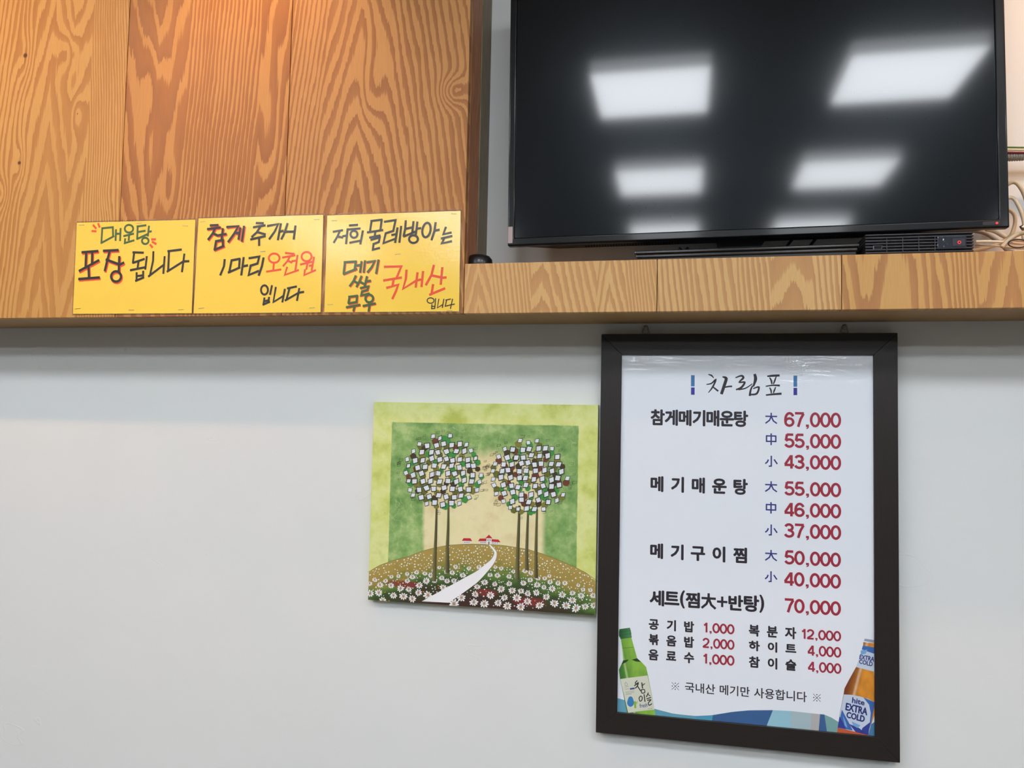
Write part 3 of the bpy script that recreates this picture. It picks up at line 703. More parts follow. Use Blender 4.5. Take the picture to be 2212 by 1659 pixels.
poly(m, [Z8(*p) for p in ((440,640),(520,628),(490,660),(420,700))], Y4); poly(m, [Z8(*p) for p in ((560,630),(640,610),(694,662),(620,655))], Y4)
m.build_each('bottle_shadow_print', ink('dark green print', (34, 62, 30)), pos)
m = MB(); poly(m, [Z8(*p) for p in ((398,908),(520,890),(640,876),(788,856),(888,1346),(700,1366),(600,1380),(510,1394))], Y3); part(m, 'bottle_label_print', ink('soju label', (214, 216, 198)), 'pale printed bottle label')
BR = [([(640,930),(612,965),(640,985)],9),([(600,1005),(655,960),(640,1010),(612,1040)],10),([(645,1010),(690,1080)],10),([(706,960),(716,1040)],11),([(716,1000),(748,972)],8),([(700,1060),(706,1108),(748,1100),(740,1058),(700,1062)],9),
      ([(690,1150),(668,1180),(680,1225),(706,1210),(712,1170),(690,1150)],9),([(738,1128),(752,1232)],10),([(800,1105),(772,1165)],9),([(796,1130),(826,1150)],8),([(775,1192),(838,1172)],9),([(785,1215),(836,1205),(800,1250),(812,1284),(850,1262)],9)]
m = MB()
for k, (st, wd) in enumerate(BR):
    P = [at(*Z8(*p), Y4) for p in smooth_pts(st, 4)]; m.ribbon([(p.x, p.z) for p in P], wd/6.636*.00094*1.5, Y4-1e-5*(k % 6))
part(m, 'label_lettering', P_BLACK, 'black brush lettering on the bottle label')
LB = ink('label blue', (52, 128, 190)); LN = ink('label navy', (52, 72, 140)); LG = ink('label grey', (130, 136, 138))
m = MB(); m.face([at(*Z8(545+48*math.cos(t_)*(1+.12*math.sin(3*t_)), 1232+75*math.sin(t_)), Y4) for t_ in (-2*math.pi*k/24 for k in range(24))]); part(m, 'label_dewdrop', LB, 'blue blot on the bottle label')
m = MB(); poly(m, [Z8(*p) for p in ((590,1230),(622,1225),(628,1322),(600,1328))], Y4-2e-5); poly(m, [Z8(*p) for p in ((622,1250),(646,1220),(650,1226),(628,1270))], Y4-3e-5); m.build_each('label_bamboo', ink('bamboo green', (136, 186, 62)), pos)
m = MB(); v, f = glyph('fresh'); put_text(m, v, f, None, Y4-2e-5, .0001, [Z8(672,1262), Z8(782,1250), Z8(788,1305), Z8(678,1322)])
for st in ([(462,975),(478,950),(500,978),(498,1000),(470,1002),(462,975)],):
    P = [at(*Z8(*p), Y4) for p in st]; m.ribbon([(p.x, p.z) for p in P], .0005, Y4)
poly(m, [Z8(*p) for p in ((535,1040),(602,1030),(604,1052),(537,1062))], Y4)
part(m, 'label_lettering', LN, 'navy small lettering on the bottle label')
m = MB()
for a_ in ((468,1054,525,1045),(472,1096,595,1078),(476,1116,598,1098),(476,1134,560,1122),(460,1024,520,1014),(792,1340,858,1328)):
    p, q = at(*Z8(*a_[:2]), Y4), at(*Z8(*a_[2:]), Y4); m.ribbon([(p.x, p.z), (q.x, q.z)], .0007, Y4)
m.build_each('small_print_line', LG, pos, label='illegible grey small print')
# beer bottle
sl2 = -.24
def XA(x, y):
    p = at(*ZA(x, y), Y2); return p.x+p.z*sl2
aB = shade('beer print amber', (120, 56, 22), (226, 148, 44), XA(250, 740), XA(450, 760), (XA(370, 740), .0045, (240, 206, 170)), sl2)
m = MB(); poly(m, [ZA(*p) for p in ((472,150),(604,165),(604,215),(468,192))], Y2); poly(m, [ZA(*p) for p in ((385,448),(594,500),(606,600),(610,1010),(562,1150),(526,1286),(156,1242),(190,1000),(236,765),(246,705),(290,620))], Y2); m.build_each('bottle_print', aB, pos, label='printed amber bottle glass')
m = MB(); poly(m, [ZA(*p) for p in ((164,1174),(522,1262),(514,1284),(158,1240))], Y3); part(m, 'bottle_foot_print', ink('beer foot', (196, 92, 50)))
m = MB(); poly(m, [ZA(*p) for p in ((490,108),(602,126),(602,160),(478,136))], Y3); part(m, 'bottle_cap_print', ink('silver cap', (150, 158, 178)), 'printed silver crown cap')
PALE = ink('beer label pale', (198, 210, 228)); BLU = ink('beer label blue', (58, 104, 178)); BLD = ink('beer label deep blue', (48, 62, 150)); BLL = ink('beer label sky', (120, 168, 214))
m = MB(); poly(m, [ZA(*p) for p in ((466,192),(604,214),(604,300),(590,502),(384,449),(430,320))], Y3); poly(m, [ZA(*p) for p in ((238,777),(330,782),(430,802),(530,832),(608,872),(604,900),(566,1120),(532,1264),(164,1174),(200,960))], Y3); m.build_each('bottle_label_print', PALE, pos, label='pale blue printed bottle label')
m = MB()
for q in (((466,192),(604,214),(602,290),(520,262),(452,236)), ((470,812),(608,872),(604,905),(566,1120),(540,1200),(560,1000),(540,900)), ((215,960),(300,1120),(345,1210),(164,1174))): poly(m, [ZA(*p) for p in q], Y4)
m.build_each('label_shard', BLU, pos, label='blue facet on the bottle label')
m = MB()
for q in (((185,1040),(238,1130),(262,1196),(164,1174)), ((460,1180),(552,1110),(532,1264),(440,1240)), ((300,1130),(420,1180),(520,1262),(380,1228))): poly(m, [ZA(*p) for p in q], Y4-2e-5)
m.build_each('label_shard', BLD, pos, label='deep blue facet on the bottle label')
m = MB()
for q in (((225,1030),(262,1110),(282,1180),(246,1150)), ((330,1100),(440,1150),(400,1180),(350,1150)), ((440,250),(520,240),(500,290),(440,300))): poly(m, [ZA(*p) for p in q], Y4-4e-5)
m.build_each('label_shard', BLL, pos, label='sky blue facet on the bottle label')
m = MB()
for txt, q, bd in (('EXTRA', ((432,300),(604,330),(596,384),(424,350)), .0003), ('COLD', ((426,358),(584,388),(578,442),(420,404)), .0003),
               ('EXTRA', ((268,880),(522,945),(514,1026),(258,962)), .0006), ('COLD', ((278,985),(490,1038),(480,1110),(268,1052)), .0006), ('hite', ((342,812),(486,848),(482,908),(336,876)), .0004)):
    v, f = glyph(txt); put_text(m, v, f, None, YP-.0006, bd, [ZA(*p) for p in q])
part(m, 'label_lettering', ink('label lettering navy', (36, 42, 116)), 'navy lettering on the amber bottle labels')

# hangers above the frame
for hx, hy in ((1395, 711), (1824, 709)):
    c = at(hx, hy-.5, -.008)
    zt = MZ1
    ring = [(c.x-.0065, -.008, zt+.001), (c.x-.0066, -.008, zt+.005), (c.x-.003, -.008, c.z+.0048), (c.x, -.008, c.z+.0062), (c.x+.003, -.008, c.z+.0048), (c.x+.0066, -.008, zt+.005), (c.x+.0065, -.008, zt+.001)]
    MB().tube([tuple(p) for p in smooth_pts(ring, 3)], .0013, 8).build('hanging_ring', STEEL, menu, smooth=True, label='steel hanging ring')
    MB().box((c.x-.005, -.0075, zt-.004), (c.x+.005, -.006, zt+.0045)).build('hanging_plate', STEEL, menu, bevel=.0004)
    s = MB().lathe([(.0012, .008), (.0012, -.001), (.0044, -.002), (.0040, -.0036), (.001, -.0038)], (c.x, -.0085, c.z+.001), 'y', 16)
    o = s.build('screw', STEEL, smooth=False)
    tag(o, 'small steel screw in the wall above the menu frame, ' + ('left one' if hx < 1500 else 'right one'), 'screw', 'frame screws')

# ---------------------------------------------------------------- tree painting
PY = -.020
a0, b0 = at(808, 868, PY), at(794, 1297, PY)
PX0, PX1, PZ1, PZ0 = -.6955, -.1795, a0.z, -.3972
def px2(x, y): p = at(x, y, PY); return p.x, p.z
def canvas_mat():
    n = NT('painted canvas'); P = n.vec(n.x, n.y, n.z)
    big = n.noise(P, 16, 4, .6); mid = n.noise(P, 60, 3, .6)
    lime = n.ramp(big, [(.3, srgb(184, 194, 88)), (.44, srgb(210, 217, 124)), (.6, srgb(222, 226, 152)), (.75, srgb(200, 209, 120))])
    grn = n.ramp(n.noise(P, 28, 4, .65), [(.3, srgb(98, 142, 72)), (.5, srgb(136, 172, 98)), (.68, srgb(176, 200, 130))])
    tan = n.ramp(big, [(.3, srgb(224, 206, 152)), (.5, srgb(236, 224, 176)), (.7, srgb(228, 220, 162))])
    gx0, gz1 = px2(847, 912); gx1, _ = px2(1247, 1100)
    w_ = n.mul(n.sub(mid, .5), .003); X = n.add(n.x, w_); Zz = n.add(n.z, w_)
    mg = n.mul(n.mul(n.step(X, gx0-.001, gx0+.001), n.step(X, gx1-.001, gx1+.001, 1, 0)), n.step(Zz, gz1-.001, gz1+.001, 1, 0))
    tx0 = px2(914, 1150)[0]; tx1 = px2(1174, 1150)[0]; tz = px2(1050, 985)[1]
    wv = n.mul(n.sub(big, .5), .05)
    mt_ = n.mul(n.mul(n.step(n.add(n.x, n.mul(wv, .3)), tx0-.006, tx0+.006), n.step(n.x, tx1-.008, tx1+.008, 1, 0)), n.step(n.add(n.z, wv), tz-.02, tz+.02, 1, 0))
    col = n.mix(mt_, n.mix(mg, lime, grn), tan)
    ridge = n.step(n.op('ABSOLUTE', n.sub(n.noise(P, 9, 3), .5)), 0, .003, 1, 0)
    col = n.mix(n.mul(ridge, .25), col, srgb(236, 236, 190))
    n.bump(n.add(mid, n.mul(ridge, .5)), .0004, .5)
    return n.out(col, .5)
pt = thing('tree_painting', ((PX0+PX1)/2, -.01, PZ0), 'unframed green canvas painting of two round-crowned trees on a flowery hill, left of the menu', 'painting')
cv = MB().box((PX0, PY, PZ0), (PX1, -.002, PZ1)).build('canvas', canvas_mat(), pt, bevel=.0008)
def paint(mb, name, mat, label=None): return mb.build(name, mat, cv, label=label, kind='stuff' if name.split('_')[-1] in ('patches', 'leaves', 'outlines', 'petals', 'hearts', 'lines') else None)
Ya = PY-.0002
HILL = [(794.8,1236),(808,1228),(820.5,1221),(848,1211),(884,1201.6),(910,1191),(936,1184),(968,1177.7),(1011.5,1175),(1030,1175.6),(1057,1175.6),(1093,1179),(1140,1186.6),(1171,1196),(1207,1210),(1240,1224),(1265,1237),(1291,1255.5)]
def hill_mat():
    n = NT('painted hill'); P = n.vec(n.x, n.y, n.z)
    nz = n.noise(n.vec(n.mul(n.x, 22), 0, n.mul(n.z, 40)), 1, 4, .65)
    t_ = n.add(n.z, n.mul(n.sub(nz, .5), .09)); t_ = n.add(t_, n.mul(n.mul(n.sub(n.x, -.43), n.sub(n.x, -.43)), .9))
    col = n.ramp(n.step(t_, -.40, -.26), [(0, srgb(64, 36, 28)), (.2, srgb(56, 52, 28)), (.4, srgb(58, 82, 34)), (.62, srgb(92, 124, 50)), (.78, srgb(156, 136, 62)), (1, srgb(172, 148, 74))])
    for x, y, rx, rz in ((870, 1262, .045, .010), (1145, 1300, .04, .010), (1050, 1280, .03, .008)):
        cx, cz = px2(x, y); dx = n.mul(n.sub(n.x, cx), 1/rx); dz = n.mul(n.sub(n.z, cz), 1/rz)
        d = n.add(n.add(n.mul(dx, dx), n.mul(dz, dz)), n.mul(n.sub(nz, .5), 1.5)); col = n.mix(n.step(d, .3, 1.2, .85, 0), col, srgb(132, 44, 44))
    return n.out(col, .5)
m = MB(); N = len(HILL)
for (xa, ya), (xb, yb) in zip(HILL, HILL[1:]):
    p, q = at(xa, ya, Ya), at(xb, yb, Ya); p.x = max(p.x, PX0+.0005); q.x = min(q.x, PX1-.0005)
    m.face([(p.x, Ya, PZ0+.0005), (q.x, Ya, PZ0+.0005), (q.x, Ya, q.z), (p.x, Ya, p.z)])
paint(m, 'painted_hill', hill_mat(), 'painted flowery hill')
m = MB(); P = [at(x, y, Ya-.00005) for x, y in HILL]; m.ribbon([(p.x, p.z) for p in P], .0008, Ya-.00005, cap=False); paint(m, 'painted_outline', ink('hill line', (112, 96, 40)))
PTH_L = [(911,1299),(960,1272),(1000,1250),(1030,1233.6),(1046,1221),(1061,1208.5),(1067.6,1196),(1064.5,1188),(1056,1177)]
PTH_R = [(969.6,1302),(1000,1281),(1018,1268),(1032,1257),(1050,1238),(1068,1215),(1073,1198),(1070,1188),(1059,1176.6)]
Yb = PY-.0004; m = MB()
L_ = smooth_pts(PTH_L, 4); R__ = smooth_pts(PTH_R, 4)
def clampz(p): return Vector((p.x, p.y, max(p.z, PZ0+.0006)))
for k in range(len(L_)-1): m.face([clampz(at(*q, Yb)) for q in (L_[k], R__[k], R__[k+1], L_[k+1])])
paint(m, 'painted_path', ink('path white', (244, 243, 246)), 'white winding painted path')
# houses
Yc2 = PY-.0005
def pp(mb, pts, Y): poly(mb, pts, Y)
mw, mr, mk = MB(), MB(), MB()
def HZ(x, y): return (1030+x/6.38, 1080+y/6.38)
def H3(x, y): return (780+x/6.91, 1080+y/6.91)
pp(mw, [H3(*p) for p in ((1525,608),(1640,610),(1638,655),(1525,655))], Yc2); pp(mr, [H3(*p) for p in ((1530,570),(1632,572),(1658,615),(1505,608))], Yc2-2e-5)
pp(mw, [HZ(*p) for p in ((35,568),(300,578),(305,614),(35,606))], Yc2); pp(mw, [HZ(*p) for p in ((132,522),(204,522),(204,612),(132,612))], Yc2-3e-5)
pp(mr, [HZ(*p) for p in ((40,532),(135,532),(130,568),(18,568))], Yc2-2e-5); pp(mr, [HZ(*p) for p in ((200,540),(298,546),(326,584),(204,574))], Yc2-2e-5); pp(mr, [HZ(*p) for p in ((168,478),(216,530),(118,526))], Yc2-5e-5)
for x in (50, 72, 94, 112, 212, 232, 254, 280): pp(mk, [HZ(x, 580+(6 if x > 200 else 0)), HZ(x+9, 580+(6 if x > 200 else 0)), HZ(x+9, 592+(6 if x > 200 else 0)), HZ(x, 592+(6 if x > 200 else 0))], Yc2-6e-5)
for x in (148, 176): pp(mk, [HZ(x, 546), HZ(x+12, 546), HZ(x+12, 560), HZ(x, 560)], Yc2-6e-5)
pp(mk, [HZ(160, 574), HZ(172, 574), HZ(172, 612), HZ(160, 612)], Yc2-6e-5)
for x in (1540, 1562, 1584, 1606): pp(mk, [H3(x, 626), H3(x+12, 626), H3(x+12, 636), H3(x, 636)], Yc2-6e-5)
mw.build_each('painted_house_wall', ink('house white', (232, 230, 224)), cv, label='tiny white painted house wall'); mr.build_each('painted_roof', ink('house red', (196, 40, 44)), cv, label='red painted roof'); mk.build('painted_windows', ink('house black', (40, 34, 34)), cv, kind='stuff')
# trunks
def trunk_mat(name, x, wv):
    n = NT(name); f = n.step(n.x, x-wv, x+wv)
    nz = n.noise(n.vec(n.mul(n.x, 200), 0, n.mul(n.z, 20)), 1, 3)
    col = n.mix(n.add(n.mul(f, .8), n.mul(n.sub(nz, .5), .5)), srgb(118, 112, 66), srgb(50, 42, 22)); return n.out(col, .5)
for pts, w0, w1 in (([(943.5,1080),(942,1140),(939.5,1200),(937.5,1256)],4,10),([(969,1072),(968,1140),(966,1190),(966.5,1238)],4,10.5),([(1122,1092),(1120,1150),(1118,1200),(1117,1252)],5,10.5),([(1141,1096),(1139,1150),(1137.5,1195),(1138,1232)],4.5,9),([(1160,1100),(1158.5,1150),(1157.5,1200),(1158,1249)],4.5,9)):
    P = [at(x, y, Yb-.0005) for x, y in pts]; W_ = [(w0+(w1-w0)*k/3)*.00096 for k in range(4)]
    m = MB(); m.ribbon([(p.x, p.z) for p in P], W_, Yb-.0005, cap=False); paint(m, 'painted_trunk', trunk_mat('trunk paint', P[2].x, .004), 'brown painted tree trunk')
# crowns
PAT = [ink('patch green', (64, 146, 62)), ink('patch olive', (104, 106, 38)), ink('patch brown', (112, 60, 38)), ink('patch umber', (70, 54, 28)), ink('patch moss', (128, 124, 50))]
TILE = ink('tile white', (226, 230, 238)); LINE = ink('tile outline', (30, 28, 24))
rnd = random.Random(5)
for cx, cyy, rx, ry in ((957, 1020, 84, 80), (1144, 1030, 84, 80)):
    mp = [MB() for _ in PAT]; mt2, ml = MB(), MB()
    row = 0; y = cyy-ry+4
    while y < cyy+ry:
        half = rx*math.sqrt(max(0, 1-((y-cyy)/ry)**2)); x = cx-half+rnd.uniform(0, 8)
        while x < cx+half:
            k = rnd.choice((0, 0, 0, 1, 1, 2, 3, 4)); ox, oy = x+rnd.uniform(-8, 8), y+rnd.uniform(4, 10); s = rnd.uniform(6, 8.5)
            if (ox-cx)**2/rx**2+(oy-cyy)**2/ry**2 < 1: pp(mp[k], [(ox+s*math.cos(t_)*rnd.uniform(.85, 1.15), oy+s*math.sin(t_)) for t_ in (math.pi*q/3+.3 for q in range(6))], Yb-.0006-k*2e-5-rnd.random()*1.5e-5)
            jx, jy = x+rnd.uniform(-2.5, 2.5), y+rnd.uniform(-3, 3); edge = ((jx-cx)/rx)**2+((jy-cyy)/ry)**2
            s = 6.1 if edge < .8 else 4.8
            a = rnd.uniform(-.35, .2); sk = rnd.uniform(-1.2, 1.8)
            q = [(-s*.95+sk, -s*.9), (s*.95+sk*.6, -s), (s*.85-sk*.4, s*.85), (-s*.95-sk*.6, s)]
            q = [(jx+(px_*math.cos(a)-py_*math.sin(a))*rnd.uniform(.88, 1.05), jy+(px_*math.sin(a)+py_*math.cos(a))*rnd.uniform(.88, 1.05)) for px_, py_ in q]
            pp(mt2, q, Yb-.0008-rnd.random()*2e-5)
            P = [at(*c, Yb-.0009) for c in q]; ml.ribbon([(p.x, p.z) for p in P], .0016 if edge < .85 else .001, Yb-.0009, closed=True)
            x += 17.5+rnd.uniform(-2, 3)
        y += 16; row += 1
    for k in range(32):       # loose outlined leaves drifting at the crown's edge
        t_ = rnd.uniform(0, 2*math.pi); R2 = rnd.uniform(1.05, 1.18); jx, jy = cx+rx*R2*math.cos(t_), cyy+ry*R2*math.sin(t_)*.98
        if jy > cyy+ry*1.02 and rnd.random() < .5: continue
        s = rnd.uniform(2.2, 4.2); a = rnd.uniform(-.5, .2)
        q = [(jx-s, jy-s*.5-a*3), (jx+s*1.1, jy-s*.7+a*2), (jx+s*.8, jy+s*.5), (jx-s*1.1, jy+s*.8)]
        P = [at(*c, Yb-.0005) for c in q]; ml.ribbon([(p.x, p.z) for p in P], .0005, Yb-.0005, closed=rnd.random() < .7)
    for mm, mt3 in zip(mp, PAT): paint(mm, 'painted_foliage_patches', mt3)
    paint(mt2, 'painted_leaves', TILE, 'white square painted leaves'); paint(ml, 'painted_leaf_outlines', LINE)
# flowers
def hy(x):
    for (xa, ya), (xb, yb) in zip(HILL, HILL[1:]):
        if xa <= x <= xb: return ya+(yb-ya)*(x-xa)/(xb-xa)
    return 1300
def pathx(y):
    if y < 1176: return (2000, 2000)
    def f(Lp):
        Lp = sorted(Lp, key=lambda q: q[1])
        for (xa, ya), (xb, yb) in zip(Lp, Lp[1:]):
            if ya <= y <= yb: return xa+(xb-xa)*(y-ya)/max(.01, yb-ya)
        return Lp[-1][0]
    return f(PTH_L), f(PTH_R)
def bot(x): return 1297.5+(x-794)*(1321-1297)/(1290-794)
mwf, myf, mdf = MB(), MB(), MB(); placed = []
Yf = Yb-.0003
def inside(p): return PX0+.0004 < p.x < PX1-.0004 and p.z > PZ0+.0004
def clip(poly_): return [Vector((min(max(p.x, PX0+.0004), PX1-.0004), p.y, max(p.z, PZ0+.0004))) for p in poly_]
for it in range(14000):
    x = rnd.uniform(797, 1288); y = rnd.uniform(1178, 1318); first = it < 2500
    if y < hy(x)+3 or y > bot(x)-1: continue
    pl, pr = pathx(y)
    depth = (y-hy(x))/(bot(x)-hy(x)); big = depth > .36 and first
    if not first and rnd.random() < depth*.75: continue
    if first and not big: continue
    r = (2.6+8.4*depth)*rnd.uniform(.85, 1.1) if big else rnd.uniform(1.0, 2.1)
    if pl-r*.6 < x < pr+r*.6: continue
    if any((x-a)**2+(y-b)**2 < ((r+c)*.93+(.6 if c > 3 else 1.2))**2 for a, b, c in placed): continue
    placed.append((x, y, r))
    if r > 3:
        n_ = 9; t0 = rnd.uniform(0, 1)
        for k in range(n_):
            t_ = t0+2*math.pi*k/n_; rr = r*rnd.uniform(.8, 1.08)
            dx, dy = math.cos(t_), math.sin(t_)*.92; qx, qy = -dy, dx
            pts = [(x+dx*rr*.18, y+dy*rr*.18), (x+dx*rr*.6+qx*rr*.20, y+dy*rr*.6+qy*rr*.20), (x+dx*rr*.95+qx*rr*.13, y+dy*rr*.95+qy*rr*.13), (x+dx*rr, y+dy*rr), (x+dx*rr*.95-qx*rr*.13, y+dy*rr*.95-qy*rr*.13), (x+dx*rr*.6-qx*rr*.20, y+dy*rr*.6-qy*rr*.20)]
            mwf.face(clip([at(*q, Yf-k*6e-6) for q in reversed(pts)]))
        for k in (0, 1, 2):
            t_ = -math.pi/2+(k-1)*.5; P = [at(x, y, Yf-.0001), at(x+math.cos(t_)*r*.75, y+math.sin(t_)*r*.75, Yf-.0001)]
            if all(inside(p) for p in P): mdf.ribbon([(p.x, p.z) for p in P], .0004, Yf-.0001, cap=False)
        myf.face(clip([at(x+r*.22*math.cos(t_), y+r*.22*math.sin(t_), Yf-.00015) for t_ in (-math.pi*q/3 for q in range(6))]))
    else:
        mm = myf if rnd.random() < .12 else mwf
        mm.face(clip([at(x+r*math.cos(t_)*.9, y+r*math.sin(t_)*.8, Yf) for t_ in (-math.pi*q/3 for q in range(6))]))
    if len(placed) > 560: break
paint(mwf, 'painted_flower_petals', ink('petal white', (244, 243, 244)), 'white painted daisies'); paint(myf, 'painted_flower_hearts', ink('flower heart', (206, 132, 52))); paint(mdf, 'painted_petal_lines', ink('petal line', (70, 62, 62)))

# ---------------------------------------------------------------- television
TX, TYF, TZ, TW, THH = .1130, -.120, .3866, .9580, .566
tv = thing('television', (TX, TYF, TZ), 'large black flat-screen television switched off, standing above the wooden shelf', 'television', rot=(0, -.0087, 0))
hw = TW/2; bz, bb = .0150, .0175
def ring_prism(o, i, y0_, y1_, name, mat, bev):
    m = MB(); ox0, ox1, oz0, oz1 = o; jx0, jx1, jz0, jz1 = i
    def quadp(p): m.prism([(x, y0_, z) for x, z in p], y1_-y0_)
    me_v = []
    O = [(ox0, oz0), (ox1, oz0), (ox1, oz1), (ox0, oz1)]; I = [(jx0, jz0), (jx1, jz0), (jx1, jz1), (jx0, jz1)]
    n = 0; m.v = [(x, y0_, z) for x, z in O+I]+[(x, y1_, z) for x, z in O+I]
    for k in range(4):
        j = (k+1) % 4
        m.f += [(k, j, 4+j, 4+k), (8+k, 12+k, 12+j, 8+j), (k, 8+k, 8+j, j), (4+k, 4+j, 12+j, 12+k)]
    return m.build(name, mat, tv, bevel=bev, seg=4, local=True, smooth=False)
ring_prism((-hw, hw, 0, THH), (-hw+bz, hw-bz-.003, bb, THH-bz), 0, .018, 'bezel', TVBODY, .0032)
MB().box((-hw+bz-.003, .0035, bb-.003), (hw-bz, .012, THH-bz+.003)).build('screen', SCREEN, tv, local=True, label='dark semi-matt screen')
MB().box((-hw+.003, .0182, .004), (hw-.003, .034, THH-.004)).build('rear_housing', TVBACK, tv, local=True, bevel=.003)
m = MB(); m.v = [(-hw+.03, .034, .0045), (hw-.03, .034, .0045), (hw-.03, .034, THH-.03), (-hw+.03, .034, THH-.03), (-hw+.10, .068, .006), (hw-.10, .068, .006), (hw-.10, .068, THH-.12), (-hw+.10, .068, THH-.12)]
m.f = [(0, 3, 2, 1), (4, 5, 6, 7), (0, 1, 5, 4), (1, 2, 6, 5), (2, 3, 7, 6), (3, 0, 4, 7)]
m.build('rear_cover', TVBACK, tv, local=True, bevel=.002)
m = MB()
for k in range(34): m.box((-hw+.16+k*.0058, .040, .0035), (-hw+.16+k*.0058+.0028, .054, .0065))
for k in range(22): m.box((.10+k*.0058, .040, .0035), (.10+k*.0058+.0028, .054, .0065))
m.build('vent_slots', DARKHOLE, tv, local=True, kind='stuff')
MB().box((-hw+.0012, -.0004, .006), (-hw+.0108, .0002, .041)).build('tape_strip', TAPE, tv, local=True, label='grey tape strip on the lower left bezel')
MB().box((hw-.046, -.0004, .0055), (hw-.016, .0006, .0125)).build('sensor_window', BLACKM, tv, local=True, bevel=.001)
MB().lathe([(.0022, .0), (.0022, -.0012), (.001, -.0016)], (hw-.022, -.0002, .009), 'y', 12).build('standby_light', emit('standby red', (1, .04, .03, 1), 1.0, .3), tv, local=True, label='red standby light')
m = MB(); m.prism([(-.045, .040, -.024), (.032, .040, -.024), (.048, .040, .006), (-.048, .040, .006)], .02); m.build('stand_neck', BLACKM, tv, local=True)
m = MB()
for a_, b_ in (((-.125, -.024), (-.105, -.006)), ((-.105, -.024), (-.125, -.006)), ((.075, -.028), (.10, .004)), ((.12, -.028), (.145, .004))): m.tube([(a_[0], .05, a_[1]), (b_[0], .05, b_[1])], .0032, 6)
m.build_each('brace', BLACKM, tv, local=True)
# stand base with three glossy tiers
bx0, bx1 = -.212, .212
for k, (z0_, z1_, inset, mt_) in enumerate(((-.0492, -.041, .006, BLACKM), (-.0408, -.0335, .003, BLACKG), (-.0332, -.0262, .0, BLACKG))):
    MB().box((bx0+inset, -.030+inset*.6, z0_), (bx1-inset, .11, z1_)).build('stand_tier', mt_, tv, bevel=.0022, seg=3, local=True, label='glossy black stand tier' if k else None)

# ---------------------------------------------------------------- set-top box
BX0, BX1, BYF, BZ0 = .330, .5150, -.168, SZ1
bxh = .0392
stb = thing('set_top_box', ((BX0+BX1)/2, BYF+.06, BZ0), 'small black ribbed set-top box with a red light under the right end of the television', 'set-top box')
MB().box((BX0+.001, BYF+.004, BZ0+.0005), (BX1-.001, BYF+.13, BZ0+bxh-.0005)).build('body', BLACKM, stb, bevel=.002)
for k in range(7):
    z = BZ0+.0028+k*.0056
    r_ = []
    MB().box((BX0, BYF-.0006, z), (BX1, BYF+.125, z+.0030)).build('rib', GREYP, stb, bevel=.0012, seg=3)
m = MB()
for k in range(1, 5):
    x = BX0+.010+k*.0275; m.box((x-.0008, BYF-.0002, BZ0+.006), (x+.0008, BYF+.003, BZ0+bxh-.008))
m.build('rib_spacers', BLACKM, stb, kind='stuff')
MB().box((BX0+.0135, BYF-.0012, BZ0+.010), (BX0+.030, BYF+.002, BZ0+.0185)).build('port_surround', GREYP, stb, bevel=.0008)
MB().box((BX0+.0155, BYF-.0016, BZ0+.0118), (BX0+.028, BYF-.001, BZ0+.0168)).build('port', DARKHOLE, stb)
MB().box((BX0+.1235, BYF-.0024, BZ0+.0085), (BX0+.172, BYF-.0005, BZ0+.0315)).build('display_window', gloss('clear wrapped window', (52, 56, 66), .1, 1., bumpd=.0008, bsc=90, crough=.04), stb, bevel=.0008, label='glossy wrapped display window')
MB().box((BX0+.149, BYF-.0032, BZ0+.0125), (BX0+.1695, BYF-.0024, BZ0+.0265)).build('power_button', gloss('dark violet button', (38, 34, 48), .25, .5), stb, bevel=.001)
cxr, czr = BX0+.1598, BZ0+.0196
m = MB(); m.tube([(cxr+.0024*math.cos(t_), BYF-.0034, czr+.0024*math.sin(t_)) for t_ in (2*math.pi*k/16 for k in range(16))], .0007, 6, closed=True)
m.build('power_light', emit('power red', (1, .05, .05, 1), 1.0, .3), stb, label='red ring light')

# small dark puck at the shelf's left end
c = at(1031, 560, -.140)
m = MB(); prof = [(.0285, 0), (.030, .004), (.0285, .012), (.023, .0165), (.015, .0185), (.002, .019)]
for r_, h_ in prof: pass
m.lathe([(r_, h_*1.55) for r_, h_ in prof], (c.x, -.1265, SZ1), 'z', 32)
m.v = [((x-c.x)*1.0+c.x, (y+.1265)*.9-.1265, z) for x, y, z in m.v]
tag(m.build('computer_mouse', gloss('mouse plastic', (20, 18, 18), .38, .2), smooth=True), 'small dark rounded device on the shelf in the corner beside the cabinet', 'device')

# ---------------------------------------------------------------- cables right of the television
def cable(pts, r_, mat, label, name='cable', n=7, cat='cable'):
    P = [at(x, y, Y) for x, y, Y in pts]
    P = [Vector(p) for p in smooth_pts([tuple(p) for p in P], n)]
    for p in P: p.z = max(p.z, SZ1+r_)if p.y > SF-.005 and p.y < 0 else p.z; p.y = min(p.y, -r_-.001)
    m = MB(); m.tube(P, r_, 8); o = m.build(name, mat, smooth=True)
    return tag(o, label, cat, 'cables by the television')
cable([(2150,420,-.05),(2186,394,-.055),(2206,408,-.06),(2222,450,-.06),(2240,520,-.06)], .0038, BEIGE, 'beige cable arching out highest from behind the television')
cable([(2150,440,-.045),(2184,427,-.05),(2200,445,-.055),(2212,480,-.055),(2214,520,-.055),(2260,540,-.06)], .0036, IVORY, 'ivory cable bending down behind the television corner')
cable([(2108,522,-.11),(2140,521.5,-.11),(2180,524,-.11),(2212,527,-.10),(2280,528,-.08),(2560,522,-.06)], .0026, IVORY, 'straight ivory cable running right out of the set-top box')
cable([(2108,530,-.10),(2150,531,-.09),(2190,536,-.09),(2240,538,-.09)], .0018, BEIGE, 'thin beige cable lying lowest on the shelf')
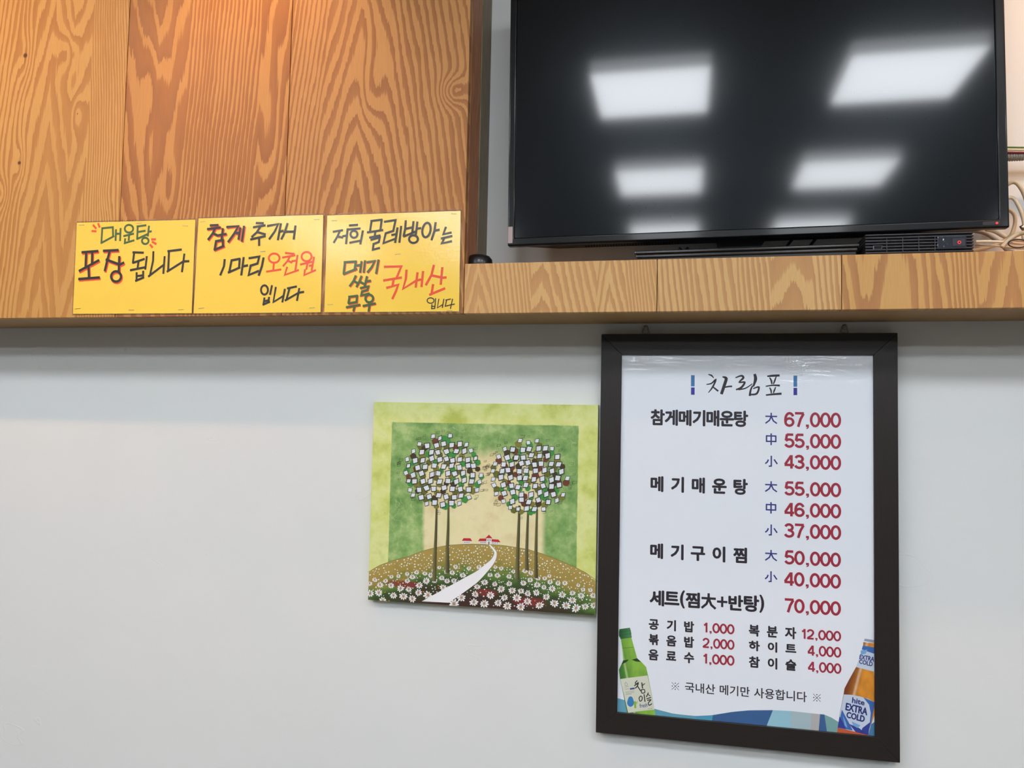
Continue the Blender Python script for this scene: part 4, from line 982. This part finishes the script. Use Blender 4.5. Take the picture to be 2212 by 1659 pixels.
cable([(2164,534,-.12),(2180,518,-.12),(2200,506,-.12),(2222,503,-.13),(2270,510,-.13),(2600,512,-.14)], .0042, BEIGE, 'thick beige cable rising to the right over the others')
cable([(2100,498,-.03),(2130,505,-.03),(2160,525,-.03),(2175,540,-.03),(2190,546,-.03)], .0042, GREYC, 'grey cable sloping down behind the set-top box')
cable([(2150,440,-.03),(2190,462,-.03),(2188,500,-.03),(2170,520,-.035),(2130,536,-.04),(2100,542,-.04)], .0038, BEIGE, 'beige cable curving down to the left behind the television corner')
cable([(2130,495,-.02),(2150,500,-.02),(2180,515,-.02),(2230,520,-.02)], .0045, IVORY, 'broad ivory cable against the wall')
# black tie loop
P = [at(2199+21*math.cos(t_), 526+9*math.sin(t_), -.125) for t_ in (2*math.pi*k/24 for k in range(24))]
for p in P: p.z = max(p.z, SZ1+.0015)
m = MB(); m.tube(P, .0012, 6, closed=True); tag(m.build('cable_tie', BLACKM, smooth=True), 'thin black loop tied round the cables at the right edge', 'cable tie')
m = MB(); a = at(2206, 487, -.10); b = at(2214, 499, -.10); m.tube([a, a.lerp(b, .5), b], [.0042, .0042, .003], 10)
tag(m.build('cable_plug', STEEL, smooth=True), 'small metal aerial plug at the right edge', 'plug')
# corrugated conduit with wires above
P = [at(2165, 340, -.05)+Vector((k*.0011, 0, 0)) for k in range(620)]
m = MB(); m.tube(P, [.0072+(.0014 if k % 4 < 2 else -.0006) for k in range(len(P))], 12)
tag(m.build('corrugated_conduit', GREYC, smooth=True), 'grey corrugated cable conduit leaving the right side of the television', 'conduit')
for yy, rgb, nm, dy in ((318, (86, 122, 60), 'green', 0), (323, (222, 206, 150), 'cream', .004), (329, (120, 30, 52), 'dark red', .002)):
    cable([(2160,yy,-.056),(2190,yy+.5,-.058),(2230,yy+1,-.058),(2290,yy+2,-.058),(2950,yy+12,-.058)], .0019 if nm != 'dark red' else .0026, plain(nm+' wire', rgb, .4), f'thin {nm} wire above the corrugated conduit', 'wire', cat='wire')
